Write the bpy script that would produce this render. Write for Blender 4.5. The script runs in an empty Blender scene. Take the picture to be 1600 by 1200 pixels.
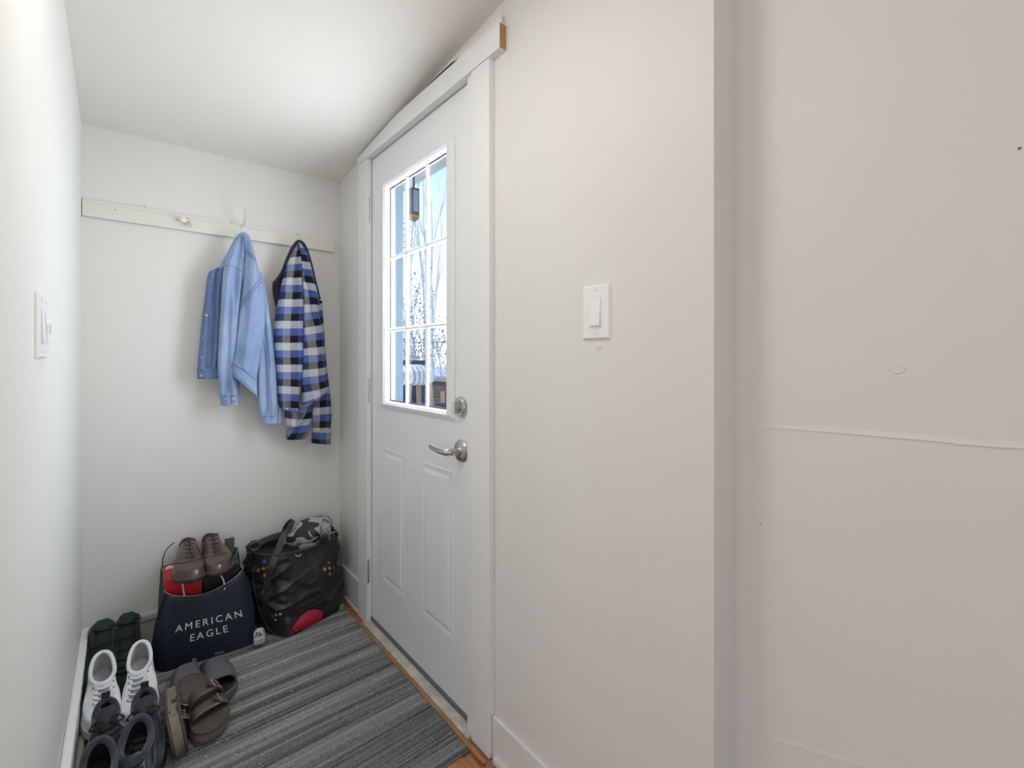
import bpy, bmesh, math, random
from mathutils import Vector, Matrix, noise
random.seed(7)
PI = math.pi
C = bpy.context.scene.collection
S = bpy.context.scene

# ------------------------------------------------------------------ camera
F, HX, HY, CAMH = 718.0, 800.0, 560.0, 1.18
ANG = math.atan(606 / 718.0)
cam_d = bpy.data.cameras.new('camera'); cam = bpy.data.objects.new('camera', cam_d); C.objects.link(cam)
cam.location = (0, 0, CAMH); cam.rotation_euler = (PI / 2, 0, -ANG)
cam_d.sensor_width = 36; cam_d.lens = F / 1600 * 36; cam_d.shift_y = -40 / 1600; cam_d.clip_start = 0.01
S.camera = cam
# ------------------------------------------------------------------ world, sun, added fill and door daylight, exposure
w = bpy.data.worlds.new('sky'); S.world = w; w.use_nodes = True
nt = w.node_tree; nt.nodes.clear()
wo = nt.nodes.new('ShaderNodeOutputWorld'); bg = nt.nodes.new('ShaderNodeBackground')
tc = nt.nodes.new('ShaderNodeTexCoord'); sp = nt.nodes.new('ShaderNodeSeparateXYZ'); cr = nt.nodes.new('ShaderNodeValToRGB')
nt.links.new(tc.outputs['Generated'], sp.inputs[0]); nt.links.new(sp.outputs['Z'], cr.inputs[0])
e = cr.color_ramp.elements
e[0].position = 0.0; e[0].color = (0.95, 0.97, 1.0, 1); e[1].position = 0.16; e[1].color = (0.90, 0.95, 1.0, 1)
n = e.new(0.40); n.color = (0.42, 0.64, 1.0, 1); n = e.new(0.9); n.color = (0.20, 0.42, 0.92, 1)
bg.inputs['Strength'].default_value = 1.2
nt.links.new(cr.outputs[0], bg.inputs['Color']); nt.links.new(bg.outputs[0], wo.inputs[0])

def lamp(name, kind, loc, rot, energy, color, sx=1, sy=1):
    d = bpy.data.lights.new(name, kind); o = bpy.data.objects.new(name, d); C.objects.link(o)
    o.location = loc; o.rotation_euler = rot; d.energy = energy; d.color = color
    if kind == 'AREA':
        d.shape = 'RECTANGLE'; d.size = sx; d.size_y = sy
    return o
sun = lamp('sun', 'SUN', (0, 0, 8), (0, 0, 0), 2.2, (1, 0.95, 0.88))
sun.data.angle = 0.01
sun.rotation_euler = Vector((0.35, -0.60, -0.72)).to_track_quat('-Z', 'Y').to_euler()
# lamps added for unseen windows: rear fill and left room; then door-glass daylight
lamp('unseen_rear_fill', 'AREA', (-0.25, -2.62, 1.45), (PI / 2, 0, 0), 1.5, (1.0, 0.96, 0.91), 2.3, 1.5)
lamp('unseen_side_light', 'AREA', (-2.56, 0.0, 1.45), (PI / 2, 0, -PI / 2), 10, (0.985, 0.985, 1.0), 1.7, 1.4)
lamp('door_glass_daylight', 'AREA', (0.93, 1.583, 1.443), (0, PI / 2, 0), 8.5, (0.93, 0.965, 1.0), 0.84, 0.44)
FILL_LAMP = 14.0      # brightness of the added ceiling fill lamp (built further down)
vs = S.view_settings
vs.view_transform = 'Standard'; vs.look = 'None'; vs.exposure = 0.36; vs.gamma = 1.0; vs.use_curve_mapping = False

# ------------------------------------------------------------------ pixel helpers (1600x1200 photograph -> points on real planes)
sA, cA = math.sin(ANG), math.cos(ANG)
def ray(px, py):
    a = (px - HX) / F; b = -(py - HY) / F
    return Vector((a * cA + sA, -a * sA + cA, b))
def onX(px, py, X):
    r = ray(px, py); t = X / r.x; return Vector((X, t * r.y, CAMH + t * r.z))
def onY(px, py, Y):
    r = ray(px, py); t = Y / r.y; return Vector((t * r.x, Y, CAMH + t * r.z))
def onZ(px, py, Z=0):
    r = ray(px, py); t = (Z - CAMH) / r.z; return Vector((t * r.x, t * r.y, Z))

# ------------------------------------------------------------------ materials
MATS = {}
def mat(name, col, rough=0.6, metal=0.0, var=0.0, vscale=8.0, bump=0.0, bscale=60.0, spec=0.5, stretch=None, col2=None, detail=4, sheen=0.0, coat=0.0, bdist=0.002):
    if name in MATS: return MATS[name]
    m = bpy.data.materials.new(name); m.use_nodes = True; t = m.node_tree
    p = t.nodes['Principled BSDF']
    p.inputs['Roughness'].default_value = rough; p.inputs['Metallic'].default_value = metal
    p.inputs['Specular IOR Level'].default_value = spec
    p.inputs['Base Color'].default_value = (*col, 1)
    if sheen: p.inputs['Sheen Weight'].default_value = sheen
    if coat: p.inputs['Coat Weight'].default_value = coat
    if var or bump or col2:
        c = t.nodes.new('ShaderNodeTexCoord'); mp = t.nodes.new('ShaderNodeMapping')
        t.links.new(c.outputs['Object'], mp.inputs[0])
        if stretch: mp.inputs['Scale'].default_value = stretch
    if var or col2:
        nz = t.nodes.new('ShaderNodeTexNoise'); nz.inputs['Scale'].default_value = vscale; nz.inputs['Detail'].default_value = detail
        t.links.new(mp.outputs[0], nz.inputs['Vector'])
        r = t.nodes.new('ShaderNodeValToRGB')
        if col2: c0, c1 = col, col2
        else:
            c0 = tuple(max(0, x * (1 - var)) for x in col); c1 = tuple(min(1, x * (1 + var)) for x in col)
        r.color_ramp.elements[0].position = 0.32; r.color_ramp.elements[1].position = 0.68
        r.color_ramp.elements[0].color = (*c0, 1); r.color_ramp.elements[1].color = (*c1, 1)
        t.links.new(nz.outputs['Fac'], r.inputs[0]); t.links.new(r.outputs[0], p.inputs['Base Color'])
    if bump:
        nb = t.nodes.new('ShaderNodeTexNoise'); nb.inputs['Scale'].default_value = bscale; nb.inputs['Detail'].default_value = 3
        t.links.new(mp.outputs[0], nb.inputs['Vector'])
        b = t.nodes.new('ShaderNodeBump'); b.inputs['Strength'].default_value = bump; b.inputs['Distance'].default_value = bdist
        t.links.new(nb.outputs['Fac'], b.inputs['Height']); t.links.new(b.outputs[0], p.inputs['Normal'])
    MATS[name] = m; return m

WALL = mat('wall_paint', (0.78, 0.77, 0.73), 0.55, var=0.012, vscale=1.5, bump=0.12, bscale=45, spec=0.35)
CEIL = mat('ceiling_paint', (0.84, 0.81, 0.745), 0.7, var=0.012, vscale=1.5, bump=0.1, bscale=30)
TRIM = mat('trim_white', (0.85, 0.85, 0.84), 0.4, var=0.01, vscale=4, bump=0.05, bscale=25)
BASEB = mat('baseboard_paint', (0.68, 0.66, 0.61), 0.45, var=0.03, vscale=6, bump=0.08, bscale=30)
DOORW = mat('door_white', (0.86, 0.87, 0.875), 0.38, var=0.008, vscale=3, bump=0.04, bscale=40)
RAILP = mat('rail_paint', (0.78, 0.75, 0.68), 0.5, var=0.02, vscale=6, bump=0.12, bscale=40, stretch=(0.2, 1, 1))
PLATE = mat('switch_plastic', (0.86, 0.87, 0.86), 0.3)
RAWW = mat('raw_wood', (0.46, 0.27, 0.11), 0.7, var=0.15, vscale=30, stretch=(1, 0.2, 4))
OAK = mat('floor_wood', (0.42, 0.20, 0.085), 0.35, var=0.22, vscale=9, stretch=(12, 1, 1), bump=0.05)
DARKGAP = mat('dark_gap', (0.03, 0.028, 0.025), 0.9)
NICKEL = mat('satin_nickel', (0.56, 0.53, 0.48), 0.28, 1.0)
CHROME = mat('brushed_steel', (0.62, 0.62, 0.60), 0.3, 1.0)
SILL = mat('worn_sill', (0.60, 0.57, 0.50), 0.45, 0.0, var=0.2, vscale=25)
GREY = mat('weather_strip', (0.16, 0.16, 0.15), 0.7)
BLACK = mat('black_plastic', (0.012, 0.012, 0.013), 0.35)

def glass_mat(name, tint, mixf=0.05):
    m = bpy.data.materials.new(name); m.use_nodes = True; t = m.node_tree; t.nodes.clear()
    o = t.nodes.new('ShaderNodeOutputMaterial'); mx = t.nodes.new('ShaderNodeMixShader')
    a = t.nodes.new('ShaderNodeBsdfTransparent'); g = t.nodes.new('ShaderNodeBsdfGlossy')
    a.inputs[0].default_value = (*tint, 1); g.inputs['Roughness'].default_value = 0.02
    mx.inputs[0].default_value = mixf
    t.links.new(a.outputs[0], mx.inputs[1]); t.links.new(g.outputs[0], mx.inputs[2]); t.links.new(mx.outputs[0], o.inputs[0])
    return m
GLASS = glass_mat('door_glass', (0.96, 0.98, 1.0), 0.045)

# ------------------------------------------------------------------ mesh helpers
class MB:
    def __init__(s): s.v = []; s.f = []; s.uv = {}
    def add(s, vs_, fs_):
        o = len(s.v); s.v += [Vector(p) for p in vs_]; s.f += [tuple(i + o for i in q) for q in fs_]; return s
    def box(s, x0, x1, y0, y1, z0, z1):
        return s.add([(x0, y0, z0), (x1, y0, z0), (x1, y1, z0), (x0, y1, z0), (x0, y0, z1), (x1, y0, z1), (x1, y1, z1), (x0, y1, z1)],
                     [(0, 3, 2, 1), (4, 5, 6, 7), (0, 1, 5, 4), (1, 2, 6, 5), (2, 3, 7, 6), (3, 0, 4, 7)])
    def prism(s, pts, d):                       # polygon (3-D points) pushed along vector d
        n_ = len(pts); d = Vector(d); a = [Vector(p) for p in pts]
        return s.add(a + [p + d for p in a], [tuple(range(n_ - 1, -1, -1)), tuple(range(n_, 2 * n_))] + [(i, (i + 1) % n_, n_ + (i + 1) % n_, n_ + i) for i in range(n_)])
    def rings(s, rs, caps=(True, True), close=False):
        n_ = len(rs[0]); vs_ = [p for r in rs for p in r]; fs_ = []
        m_ = len(rs)
        for j in range(m_ if close else m_ - 1):
            k = (j + 1) % m_
            for i in range(n_): fs_.append((j * n_ + i, j * n_ + (i + 1) % n_, k * n_ + (i + 1) % n_, k * n_ + i))
        if not close:
            if caps[0]: fs_.append(tuple(range(n_ - 1, -1, -1)))
            if caps[1]: fs_.append(tuple((m_ - 1) * n_ + i for i in range(n_)))
        return s.add(vs_, fs_)
    def tube(s, pts, r, n_=8, close=False, flat=1.0, up=None):
        pts = [Vector(p) for p in pts]; m_ = len(pts); rs = []
        rr = r if isinstance(r, (list, tuple)) else [r] * m_
        pn = None
        for i, p in enumerate(pts):
            if close: t = pts[(i + 1) % m_] - pts[i - 1]
            else: t = pts[min(i + 1, m_ - 1)] - pts[max(i - 1, 0)]
            if t.length < 1e-9: t = Vector((0, 0, 1))
            t.normalize()
            if up is not None: nn = Vector(up); nn = nn - t * nn.dot(t)
            elif pn is None:
                nn = t.cross(Vector((0, 0, 1)))
                if nn.length < 1e-3: nn = t.cross(Vector((1, 0, 0)))
            else: nn = pn - t * pn.dot(t)
            if nn.length < 1e-6: nn = t.orthogonal()
            nn.normalize(); pn = nn; b = t.cross(nn)
            rs.append([p + (nn * math.cos(2 * PI * k / n_) * flat + b * math.sin(2 * PI * k / n_)) * rr[i] for k in range(n_)])
        return s.rings(rs, close=close)
    def disc(s, c, axis, r, h, n_=24, r2=None):
        c = Vector(c); a = Vector(axis).normalized(); u = a.orthogonal().normalized(); v = a.cross(u)
        r2 = r if r2 is None else r2
        f = lambda p, q: [p + (u * math.cos(2 * PI * k / n_) + v * math.sin(2 * PI * k / n_)) * q for k in range(n_)]
        return s.rings([f(c, r), f(c + a * h, r2)])
    def lathe(s, c, axis, prof, n_=24):
        c = Vector(c); a = Vector(axis).normalized(); u = a.orthogonal().normalized(); v = a.cross(u)
        return s.rings([[c + a * h + (u * math.cos(2 * PI * k / n_) + v * math.sin(2 * PI * k / n_)) * max(r, 1e-4) for k in range(n_)] for r, h in prof])
    def sphere(s, c, r, n_=12, sc=(1, 1, 1)):
        c = Vector(c); rs = []
        for j in range(1, n_):
            t = PI * j / n_
            rs.append([c + Vector((math.sin(t) * math.cos(2 * PI * k / (2 * n_)) * sc[0], math.sin(t) * math.sin(2 * PI * k / (2 * n_)) * sc[1], -math.cos(t) * sc[2])) * r for k in range(2 * n_)])
        return s.rings(rs)
    def xf(s, M): s.v = [M @ p for p in s.v]; return s
    def build(s, name, m, parent=None, smooth=False, bevel=0, uvs=None, angle=35, world=True, sub=0):
        off = parent.matrix_world.translation if (parent is not None and world) else Vector((0, 0, 0))
        if parent is not None and world:
            off = Vector(parent.location); q = parent
            while q.parent: q = q.parent; off = off + Vector(q.location)
        me = bpy.data.meshes.new(name); me.from_pydata([tuple(p - off) for p in s.v], [], s.f); me.update()
        bm = bmesh.new(); bm.from_mesh(me); bmesh.ops.recalc_face_normals(bm, faces=bm.faces)
        if uvs is not None:
            ul = bm.loops.layers.uv.new('UVMap')
            for f in bm.faces:
                for l in f.loops: l[ul].uv = uvs[l.vert.index]
        bm.to_mesh(me); bm.free()
        o = bpy.data.objects.new(name, me); C.objects.link(o)
        if m: me.materials.append(m)
        if parent is not None: o.parent = parent
        if bevel:
            b = o.modifiers.new('bevel', 'BEVEL'); b.width = bevel; b.segments = 2; b.limit_method = 'ANGLE'; b.angle_limit = math.radians(40)
        if sub:
            sd = o.modifiers.new('subdivision', 'SUBSURF'); sd.levels = sub; sd.render_levels = sub
        if smooth:
            me.polygons.foreach_set('use_smooth', [True] * len(me.polygons))
            try: me.set_sharp_from_angle(angle=math.radians(angle))
            except Exception: pass
        return o

def tag(o, label=None, cat=None, group=None, kind=None):
    if label: o['label'] = label
    if cat: o['category'] = cat
    if group: o['group'] = group
    if kind: o['kind'] = kind
    return o
def thing(name, loc, label, cat, group=None):
    o = bpy.data.objects.new(name, None); C.objects.link(o); o.location = loc; o.empty_display_size = 0.05
    return tag(o, label, cat, group)
def struct(name, mb, m, label=None, cat=None, **k):
    o = mb.build(name, m, **k); o['kind'] = 'structure'
    if label: o['label'] = label
    if cat: o['category'] = cat
    return o
def lerp(a, b, t): return a + (b - a) * t
def sstep(a, b, x):
    t = min(1, max(0, (x - a) / (b - a))); return t * t * (3 - 2 * t)
def table(tb, t):
    for (a, x), (b, y) in zip(tb, tb[1:]):
        if t <= b: return lerp(x, y, (t - a) / (b - a) if b > a else 0)
    return tb[-1][1]
def cat_curve(pts, k=6, close=False):
    pts = [Vector(p) for p in pts]; out = []; n_ = len(pts)
    for i in range(n_ if close else n_ - 1):
        g = lambda j: pts[j % n_] if close else pts[min(max(j, 0), n_ - 1)]
        p0, p1, p2, p3 = g(i - 1), g(i), g(i + 1), g(i + 2)
        for q in range(k):
            t = q / k
            out.append(0.5 * ((2 * p1) + (p2 - p0) * t + (2 * p0 - 5 * p1 + 4 * p2 - p3) * t * t + (3 * p1 - p0 - 3 * p2 + p3) * t ** 3))
    if not close: out.append(pts[-1])
    return out

# ================================================================== SETTING
LX, RX, BY, DX = -0.122, 0.84, 2.36, 0.845         # left wall, door wall, back wall, door face
RECX, RECY, ENDY = 0.93, 0.411, 0.80
def ceil_z(x, y): return 2.036 + 0.033 * (x + 0.12) / 0.95 + 0.105 * (BY - y)

floor = struct('floor', MB().box(-2.6, 0.95, -2.7, 2.5, -0.12, -0.004), OAK, 'orange-brown wooden floor beyond the striped mat', 'floor')
pl = MB().box(0, 0.082, 0, 0.62, -0.004, 0.0)
pm = None
for i in range(8):
    for j in range(2):
        if pm is None:
            o = pl.build('plank', OAK, bevel=0.0012); pm = o.data; o.parent = floor
        else:
            o = bpy.data.objects.new('plank', pm); C.objects.link(o); o.parent = floor
            b = o.modifiers.new('bevel', 'BEVEL'); b.width = 0.0012
        o.location = (0.188 + i * 0.0825, -0.1 - 0.31 * (i % 2) + j * 0.621, 0)
# back wall, left wall and its end, door wall with opening, recess wall
struct('wall_back', MB().box(-0.30, 1.0, BY, BY + 0.12, -0.1, 2.4), WALL, 'cream painted wall with the coat rail')
wl = struct('wall_left', MB().box(LX - 0.12, LX, ENDY, BY, -0.1, 2.6), WALL, 'pale left wall of the entry nook')
MB().box(LX - 0.01, LX + 0.0015, ENDY + 0.001, 0.927, 0.19, 2.19).build('corner_board', WALL, wl, bevel=0.001)
struct('wall_room', MB().box(-2.6, LX - 0.12, ENDY, ENDY + 0.12, -0.1, 2.9), WALL, 'wall of the adjoining room')
OY0, OY1, OZ1 = 1.185, 1.985, 2.085
dw = MB().box(RX, RX + 0.12, 0.58, OY0, -0.1, 2.6).box(RX, RX + 0.12, OY1, BY, -0.1, 2.4).box(RX, RX + 0.12, OY0, OY1, OZ1, 2.5)
wd = struct('wall_door', dw, WALL, 'greige wall around the entry door')
wp = struct('wall_pier', MB().box(RX - 0.0012, RECX + 0.1, RECY, 0.5802, -0.1, 2.7), WALL, 'shallow pier ending the door wall', bevel=0.001)
wr = struct('wall_right', MB().box(RECX, RECX + 0.12, -2.7, RECY, -0.1, 2.9), WALL, 'recessed greige wall with a crack and a nail cover')
struct('wall_side', MB().box(-2.72, -2.6, -2.7, 1.0, -0.1, 0.8).box(-2.72, -2.6, -2.7, 1.0, 2.1, 2.9).box(-2.72, -2.6, -2.7, -1.4, 0.8, 2.1).box(-2.72, -2.6, 0.2, 1.0, 0.8, 2.1), WALL)
struct('wall_rear', MB().box(-2.72, 1.05, -2.82, -2.7, -0.1, 0.7).box(-2.72, 1.05, -2.82, -2.7, 2.2, 2.9).box(-2.72, -1.4, -2.82, -2.7, 0.7, 2.2).box(0.9, 1.05, -2.82, -2.7, 0.7, 2.2), WALL)
cx = [(-2.72, -2.82), (1.06, -2.82), (1.06, BY + 0.12), (-2.72, BY + 0.12)]
cv = [(x, y, ceil_z(max(x, -0.3), y)) for x, y in cx]
struct('ceiling', MB().prism(cv, (0, 0, 0.15)), CEIL, 'sloping cream ceiling')

# relief on the right wall: torn tape crack, low ridge, nail cover, holes
def wall_ridge(pix, X, hgt, wid, name, parent, jag=0.0):
    pts = cat_curve([onX(px, py, X) for px, py in pix], 10); mb = MB(); rs = []
    rnd = random.Random(3)
    for i, p in enumerate(pts):
        t = i / (len(pts) - 1); k = min(1, 3 * t + 0.2)
        j = rnd.uniform(-1, 1) * jag * t
        a = hgt * k
        rs.append([p + Vector((0.0003, 0, 0.012 * k)), p + Vector((-a * 0.5, 0, wid * 1.4 + j)), p + Vector((-a, 0, wid * 0.3 + j)), p + Vector((-a * 0.8, 0, -wid * 0.25 + j)), p + Vector((0.0005, 0, -wid * 0.3 + j))])
    mb.rings(rs)
    return mb.build(name, WALL, parent, smooth=True)
wall_ridge([(1180, 666), (1215, 669.5), (1330, 678), (1450, 689), (1510, 695), (1600, 702), (1700, 711)], RECX, 0.0017, 0.0022, 'tape_crack', wr, 0.0016)
wall_ridge([(1165, 1135), (1212, 1156), (1259, 1172), (1321, 1192), (1400, 1212)], RECX, 0.0008, 0.003, 'plaster_ridge', wr)
nc = onX(1403, 575, RECX)
MB().lathe(nc + Vector((0.001, 0, 0)), (-1, 0, 0), [(0.0095, 0), (0.0095, 0.0016), (0.0085, 0.0026), (0.0070, 0.0023), (0.0, 0.0022)]).build('nail_cover', WALL, wr, smooth=True)
HOLE = mat('hole_shadow', (0.16, 0.145, 0.12), 0.9)
for px, py, r in [(1300, 175, 0.0010), (1289, 189, 0.0006), (1242, 204, 0.0006), (1593, 232, 0.0020), (1189, 818, 0.0012)]:
    p = onX(px, py, RECX); MB().disc(p + Vector((0.0005, 0, 0)), (-1, 0, 0), r, 0.0009, 8).build('nail_hole', HOLE, wr)

# baseboards
bb = MB().box(LX, RX, BY - 0.016, BY, 0, 0.135)
b = struct('baseboard_back', bb, BASEB, 'cream baseboard along the wall below the coats', bevel=0.003)
MB().box(LX + 0.001, RX - 0.001, BY - 0.026, BY, 0.135, 0.163).build('cap_moulding', BASEB, b, bevel=0.006)
b = struct('baseboard_left', MB().box(LX, LX + 0.016, ENDY + 0.002, BY - 0.016, 0, 0.15), TRIM, 'white chipped baseboard along the left wall', bevel=0.003)
MB().box(LX, LX + 0.022, ENDY + 0.002, BY - 0.027, 0.15, 0.178).build('cap_moulding', TRIM, b, bevel=0.006)
MB().box(LX + 0.016, LX + 0.030, ENDY + 0.002, BY - 0.018, 0.0, 0.02).build('shoe_moulding', BASEB, b, bevel=0.006)
for yy, zz in [(1.93, 0.163), (2.02, 0.165), (1.86, 0.158), (2.2, 0.17)]:
    MB().box(LX + 0.0215, LX + 0.0226, yy, yy + 0.014, zz - 0.006, zz + 0.004).build('paint_chip', HOLE, b)
b = struct('baseboard_door', MB().box(RX - 0.014, RX, 2.069, BY - 0.017, 0, 0.15), BASEB, 'baseboard in the corner behind the black tote', bevel=0.003)
MB().box(RX - 0.020, RX, 2.069, BY - 0.027, 0.0, 0.018).build('shoe_moulding', BASEB, b, bevel=0.005)
b = struct('baseboard_near', MB().box(RX - 0.010, RX, 0.58, 1.074, 0, 0.124), WALL, 'wall-coloured baseboard beside the door casing', bevel=0.002)
MB().box(RX - 0.024, RX, 0.58, 1.060, 0.0, 0.022).build('shoe_moulding', BASEB, b, bevel=0.007)

# ------------------------------------------------------------------ door casing, jamb, threshold
CX = 0.820
cs = struct('trim_1', MB().box(CX, RX, 1.076, 1.168, 0.0, 2.066), TRIM, 'white door casing on the latch side', bevel=0.0015)
cs2 = struct('trim_2', MB().box(CX, RX, 1.966, 2.067, 0.0, 2.0655), TRIM, 'white door casing on the hinge side', bevel=0.0015)
hp = [(2.067, 2.066)] + [(1.022, 2.066), (1.022, 2.137), (1.66, 2.137)] + [(y, min(2.137, ceil_z(RX, y) - 0.004)) for y in (1.72, 1.8, 1.9, 2.0, 2.067)]
hd = struct('trim_3', MB().prism([(CX - 0.004, y, z) for y, z in hp], (0.024, 0, 0)), TRIM, 'white head casing cut to the sloping ceiling')
MB().box(CX - 0.0035, RX - 0.0005, 1.0213, 1.0219, 2.0665, 2.1365).build('cut_end', RAWW, hd)
# torn plaster and gap above the head casing
g = MB(); rnd = random.Random(5); pts = []
top = []
for i in range(16):
    y = 1.03 + i * 0.015
    top.append(Vector((RX - 0.003, y, min(ceil_z(RX, y) - 0.012, 2.160 + rnd.uniform(-0.005, 0.008)))))
g.rings([[p + Vector((0, 0, -0.02)), p + Vector((-0.008, 0, -0.018)), p + Vector((-0.008, 0, 0.003)), p + Vector((0, 0, 0.006))] for p in top])
g.build('torn_plaster', CEIL, hd)
g2 = MB().prism([(RX - 0.006, y, z) for y, z in ((1.17, 2.136), (1.69, 2.136), (1.66, 2.1395), (1.58, 2.149), (1.50, 2.157), (1.44, 2.162), (1.38, 2.165), (1.30, 2.166), (1.27, 2.160), (1.24, 2.163), (1.19, 2.156))], (0.003, 0, 0))
g2.build('gap', DARKGAP, hd)
# jamb lining
struct('trim_4', MB().box(RX - 0.012, RX + 0.12, 1.1685, 1.199, 0.0, 2.066).box(RX - 0.012, RX + 0.12, 1.9705, OY1, 0.0, 2.066).box(RX - 0.012, RX + 0.12, 1.199, 1.9705, 2.0665, 2.0845), TRIM, 'white door jamb lining')
sill = struct('trim_5', MB().box(0.806, 0.905, 1.168, 1.985, -0.004, 0.016), SILL, 'worn cream door sill', bevel=0.003)
MB().box(0.793, 0.806, 1.07, 2.0, 0.0, 0.010).build('wood_strip', OAK, sill, bevel=0.003)
MB().box(0.838, 0.900, 1.20, 1.97, 0.016, 0.030).build('sweep', GREY, sill)

# ------------------------------------------------------------------ door
door = tag(MB().build('door_1', None) if False else bpy.data.objects.new('door_1', None), 'white half-glazed entry door with nine panes', None, None, 'structure')
C.objects.link(door); door.location = (DX, 1.585, 0.0)
DY0, DY1, DZ0, DZ1 = 1.203, 1.967, 0.030, 2.062
GY0, GY1, GZ0, GZ1 = 1.345, 1.820, 1.000, 1.900     # glass opening
LY0, LY1, LZ0, LZ1 = 1.290, 1.866, 0.972, 1.926     # lite frame
T = 0.042
slab = MB()
for (a, b_, c_, d) in [(DY0, DY1, DZ0, GZ0 - 0.012), (DY0, DY1, GZ1 + 0.012, DZ1), (DY0, GY0 - 0.012, GZ0 - 0.012, GZ1 + 0.012), (GY1 + 0.012, DY1, GZ0 - 0.012, GZ1 + 0.012)]:
    slab.box(DX, DX + T, a, b_, c_, d)
slab.build('slab', DOORW, door)
# pressed panels: sunk groove and raised field rendered as two sloping frames
def panel(y0, y1, z0, z1):
    def fr(k, x): return [Vector((x, y0 + k, z0 + k)), Vector((x, y1 - k, z0 + k)), Vector((x, y1 - k, z1 - k)), Vector((x, y0 + k, z1 - k))]
    rs = [fr(0, DX + 0.0005), fr(0.003, DX - 0.0022), fr(0.011, DX - 0.0010), fr(0.018, DX - 0.0002), fr(0.022, DX - 0.0002), fr(0.034, DX - 0.0042)]
    MB().rings(rs, (False, True)).build('panel', DOORW, door)
panel(1.655, 1.858, 0.232, 0.800); panel(1.306, 1.518, 0.232, 0.800)
# lite frame
lf = MB()
def rect(y0, y1, z0, z1, x): return [Vector((x, y0, z0)), Vector((x, y1, z0)), Vector((x, y1, z1)), Vector((x, y0, z1))]
lf.rings([rect(LY0, LY1, LZ0, LZ1, DX), rect(LY0 + .002, LY1 - .002, LZ0 + .002, LZ1 - .002, DX - 0.006), rect(LY0 + .016, LY1 - .016, LZ0 + .016, LZ1 - .016, DX - 0.011),
          rect(GY0 - .014, GY1 + .014, GZ0 - .012, GZ1 + .012, DX - 0.012), rect(GY0 - .004, GY1 + .004, GZ0 - .002, GZ1 + .002, DX - 0.004), rect(GY0, GY1, GZ0, GZ1, DX + 0.014), rect(GY0, GY1, GZ0, GZ1, DX + 0.03),
          rect(GY0 - .02, GY1 + .02, GZ0 - .02, GZ1 + .02, DX + 0.03)], (False, False))
lfo = lf.build('lite_frame', TRIM, door)
for i in range(4):
    for yy in (LY0 + 0.008, LY1 - 0.008):
        MB().disc((DX - 0.0075, yy, 1.09 + i * 0.24), (-1, 0, 0), 0.0035, 0.0012, 8).build('screw_plug', DOORW, lfo)
for yy in (1.45, 1.71):
    for zz in (LZ0 + 0.008, LZ1 - 0.008):
        MB().disc((DX - 0.0075, yy, zz), (-1, 0, 0), 0.0035, 0.0012, 8).build('screw_plug', DOORW, lfo)
MB().rings([rect(GY0 + d_, GY1 - d_, GZ0 + d_, GZ1 - d_, x_) for d_, x_ in ((0, DX + .0165), (.006, DX + .0165), (.006, DX + .0178), (0, DX + .0178))], close=True).build('gasket', GREY, lfo)
gw = (GY1 - GY0) / 3; gh = (GZ1 - GZ0) / 3
for i in range(3):
    for j in range(3):
        y0 = GY0 + i * gw; z0 = GZ0 + j * gh
        MB().box(DX + 0.018, DX + 0.0215, y0 + 0.0003, y0 + gw - 0.0003, z0 + 0.0003, z0 + gh - 0.0003).build('pane', GLASS, door)
for i in (1, 2):
    y = GY0 + i * gw
    MB().prism([(DX + 0.017, y - 0.008, GZ0), (DX + 0.010, y - 0.006, GZ0), (DX + 0.005, y, GZ0), (DX + 0.010, y + 0.006, GZ0), (DX + 0.017, y + 0.008, GZ0)], (0, 0, GZ1 - GZ0)).build('glazing_bar', TRIM, door)
    z = GZ0 + i * gh
    MB().prism([(DX + 0.017, GY0, z - 0.008), (DX + 0.010, GY0, z - 0.006), (DX + 0.0052, GY0, z), (DX + 0.010, GY0, z + 0.006), (DX + 0.017, GY0, z + 0.008)], (0, GY1 - GY0, 0)).build('glazing_bar', TRIM, door)
for z0, z1 in [(1.786, 1.890), (0.985, 1.092), (0.185, 0.290)]:
    h = MB().box(RX - 0.0135, RX - 0.012, 1.9715, 1.984, z0, z1).build('hinge', CHROME, door)
    for k in range(5):
        dz = (z1 - z0) / 5
        MB().disc((RX - 0.012, 1.9685, z0 + k * dz + 0.0006), (0, 0, 1), 0.0062, dz - 0.0012, 12).build('knuckle', CHROME, h, smooth=True)
    for k in (0.2, 0.5, 0.8):
        MB().disc((RX - 0.0135, 1.978, lerp(z0, z1, k)), (-1, 0, 0), 0.003, 0.0008, 8).build('screw', GREY, h)
# deadbolt
dbp = Vector((DX, 1.2555, 1.022))
db = MB().lathe(dbp, (-1, 0, 0), [(0.034, 0), (0.034, 0.008), (0.030, 0.014), (0.014, 0.015), (0.0, 0.015)], 32).build('deadbolt', CHROME, door, smooth=True)
MB().box(DX - 0.034, DX - 0.014, dbp.y - 0.0045, dbp.y + 0.0045, dbp.z - 0.020, dbp.z + 0.020).build('thumb_turn', CHROME, db, bevel=0.003)
MB().disc(dbp + Vector((-0.015, -0.012, -0.008)), (-1, 0, 0), 0.003, 0.001, 10).build('screw', BLACK, db)
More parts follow.
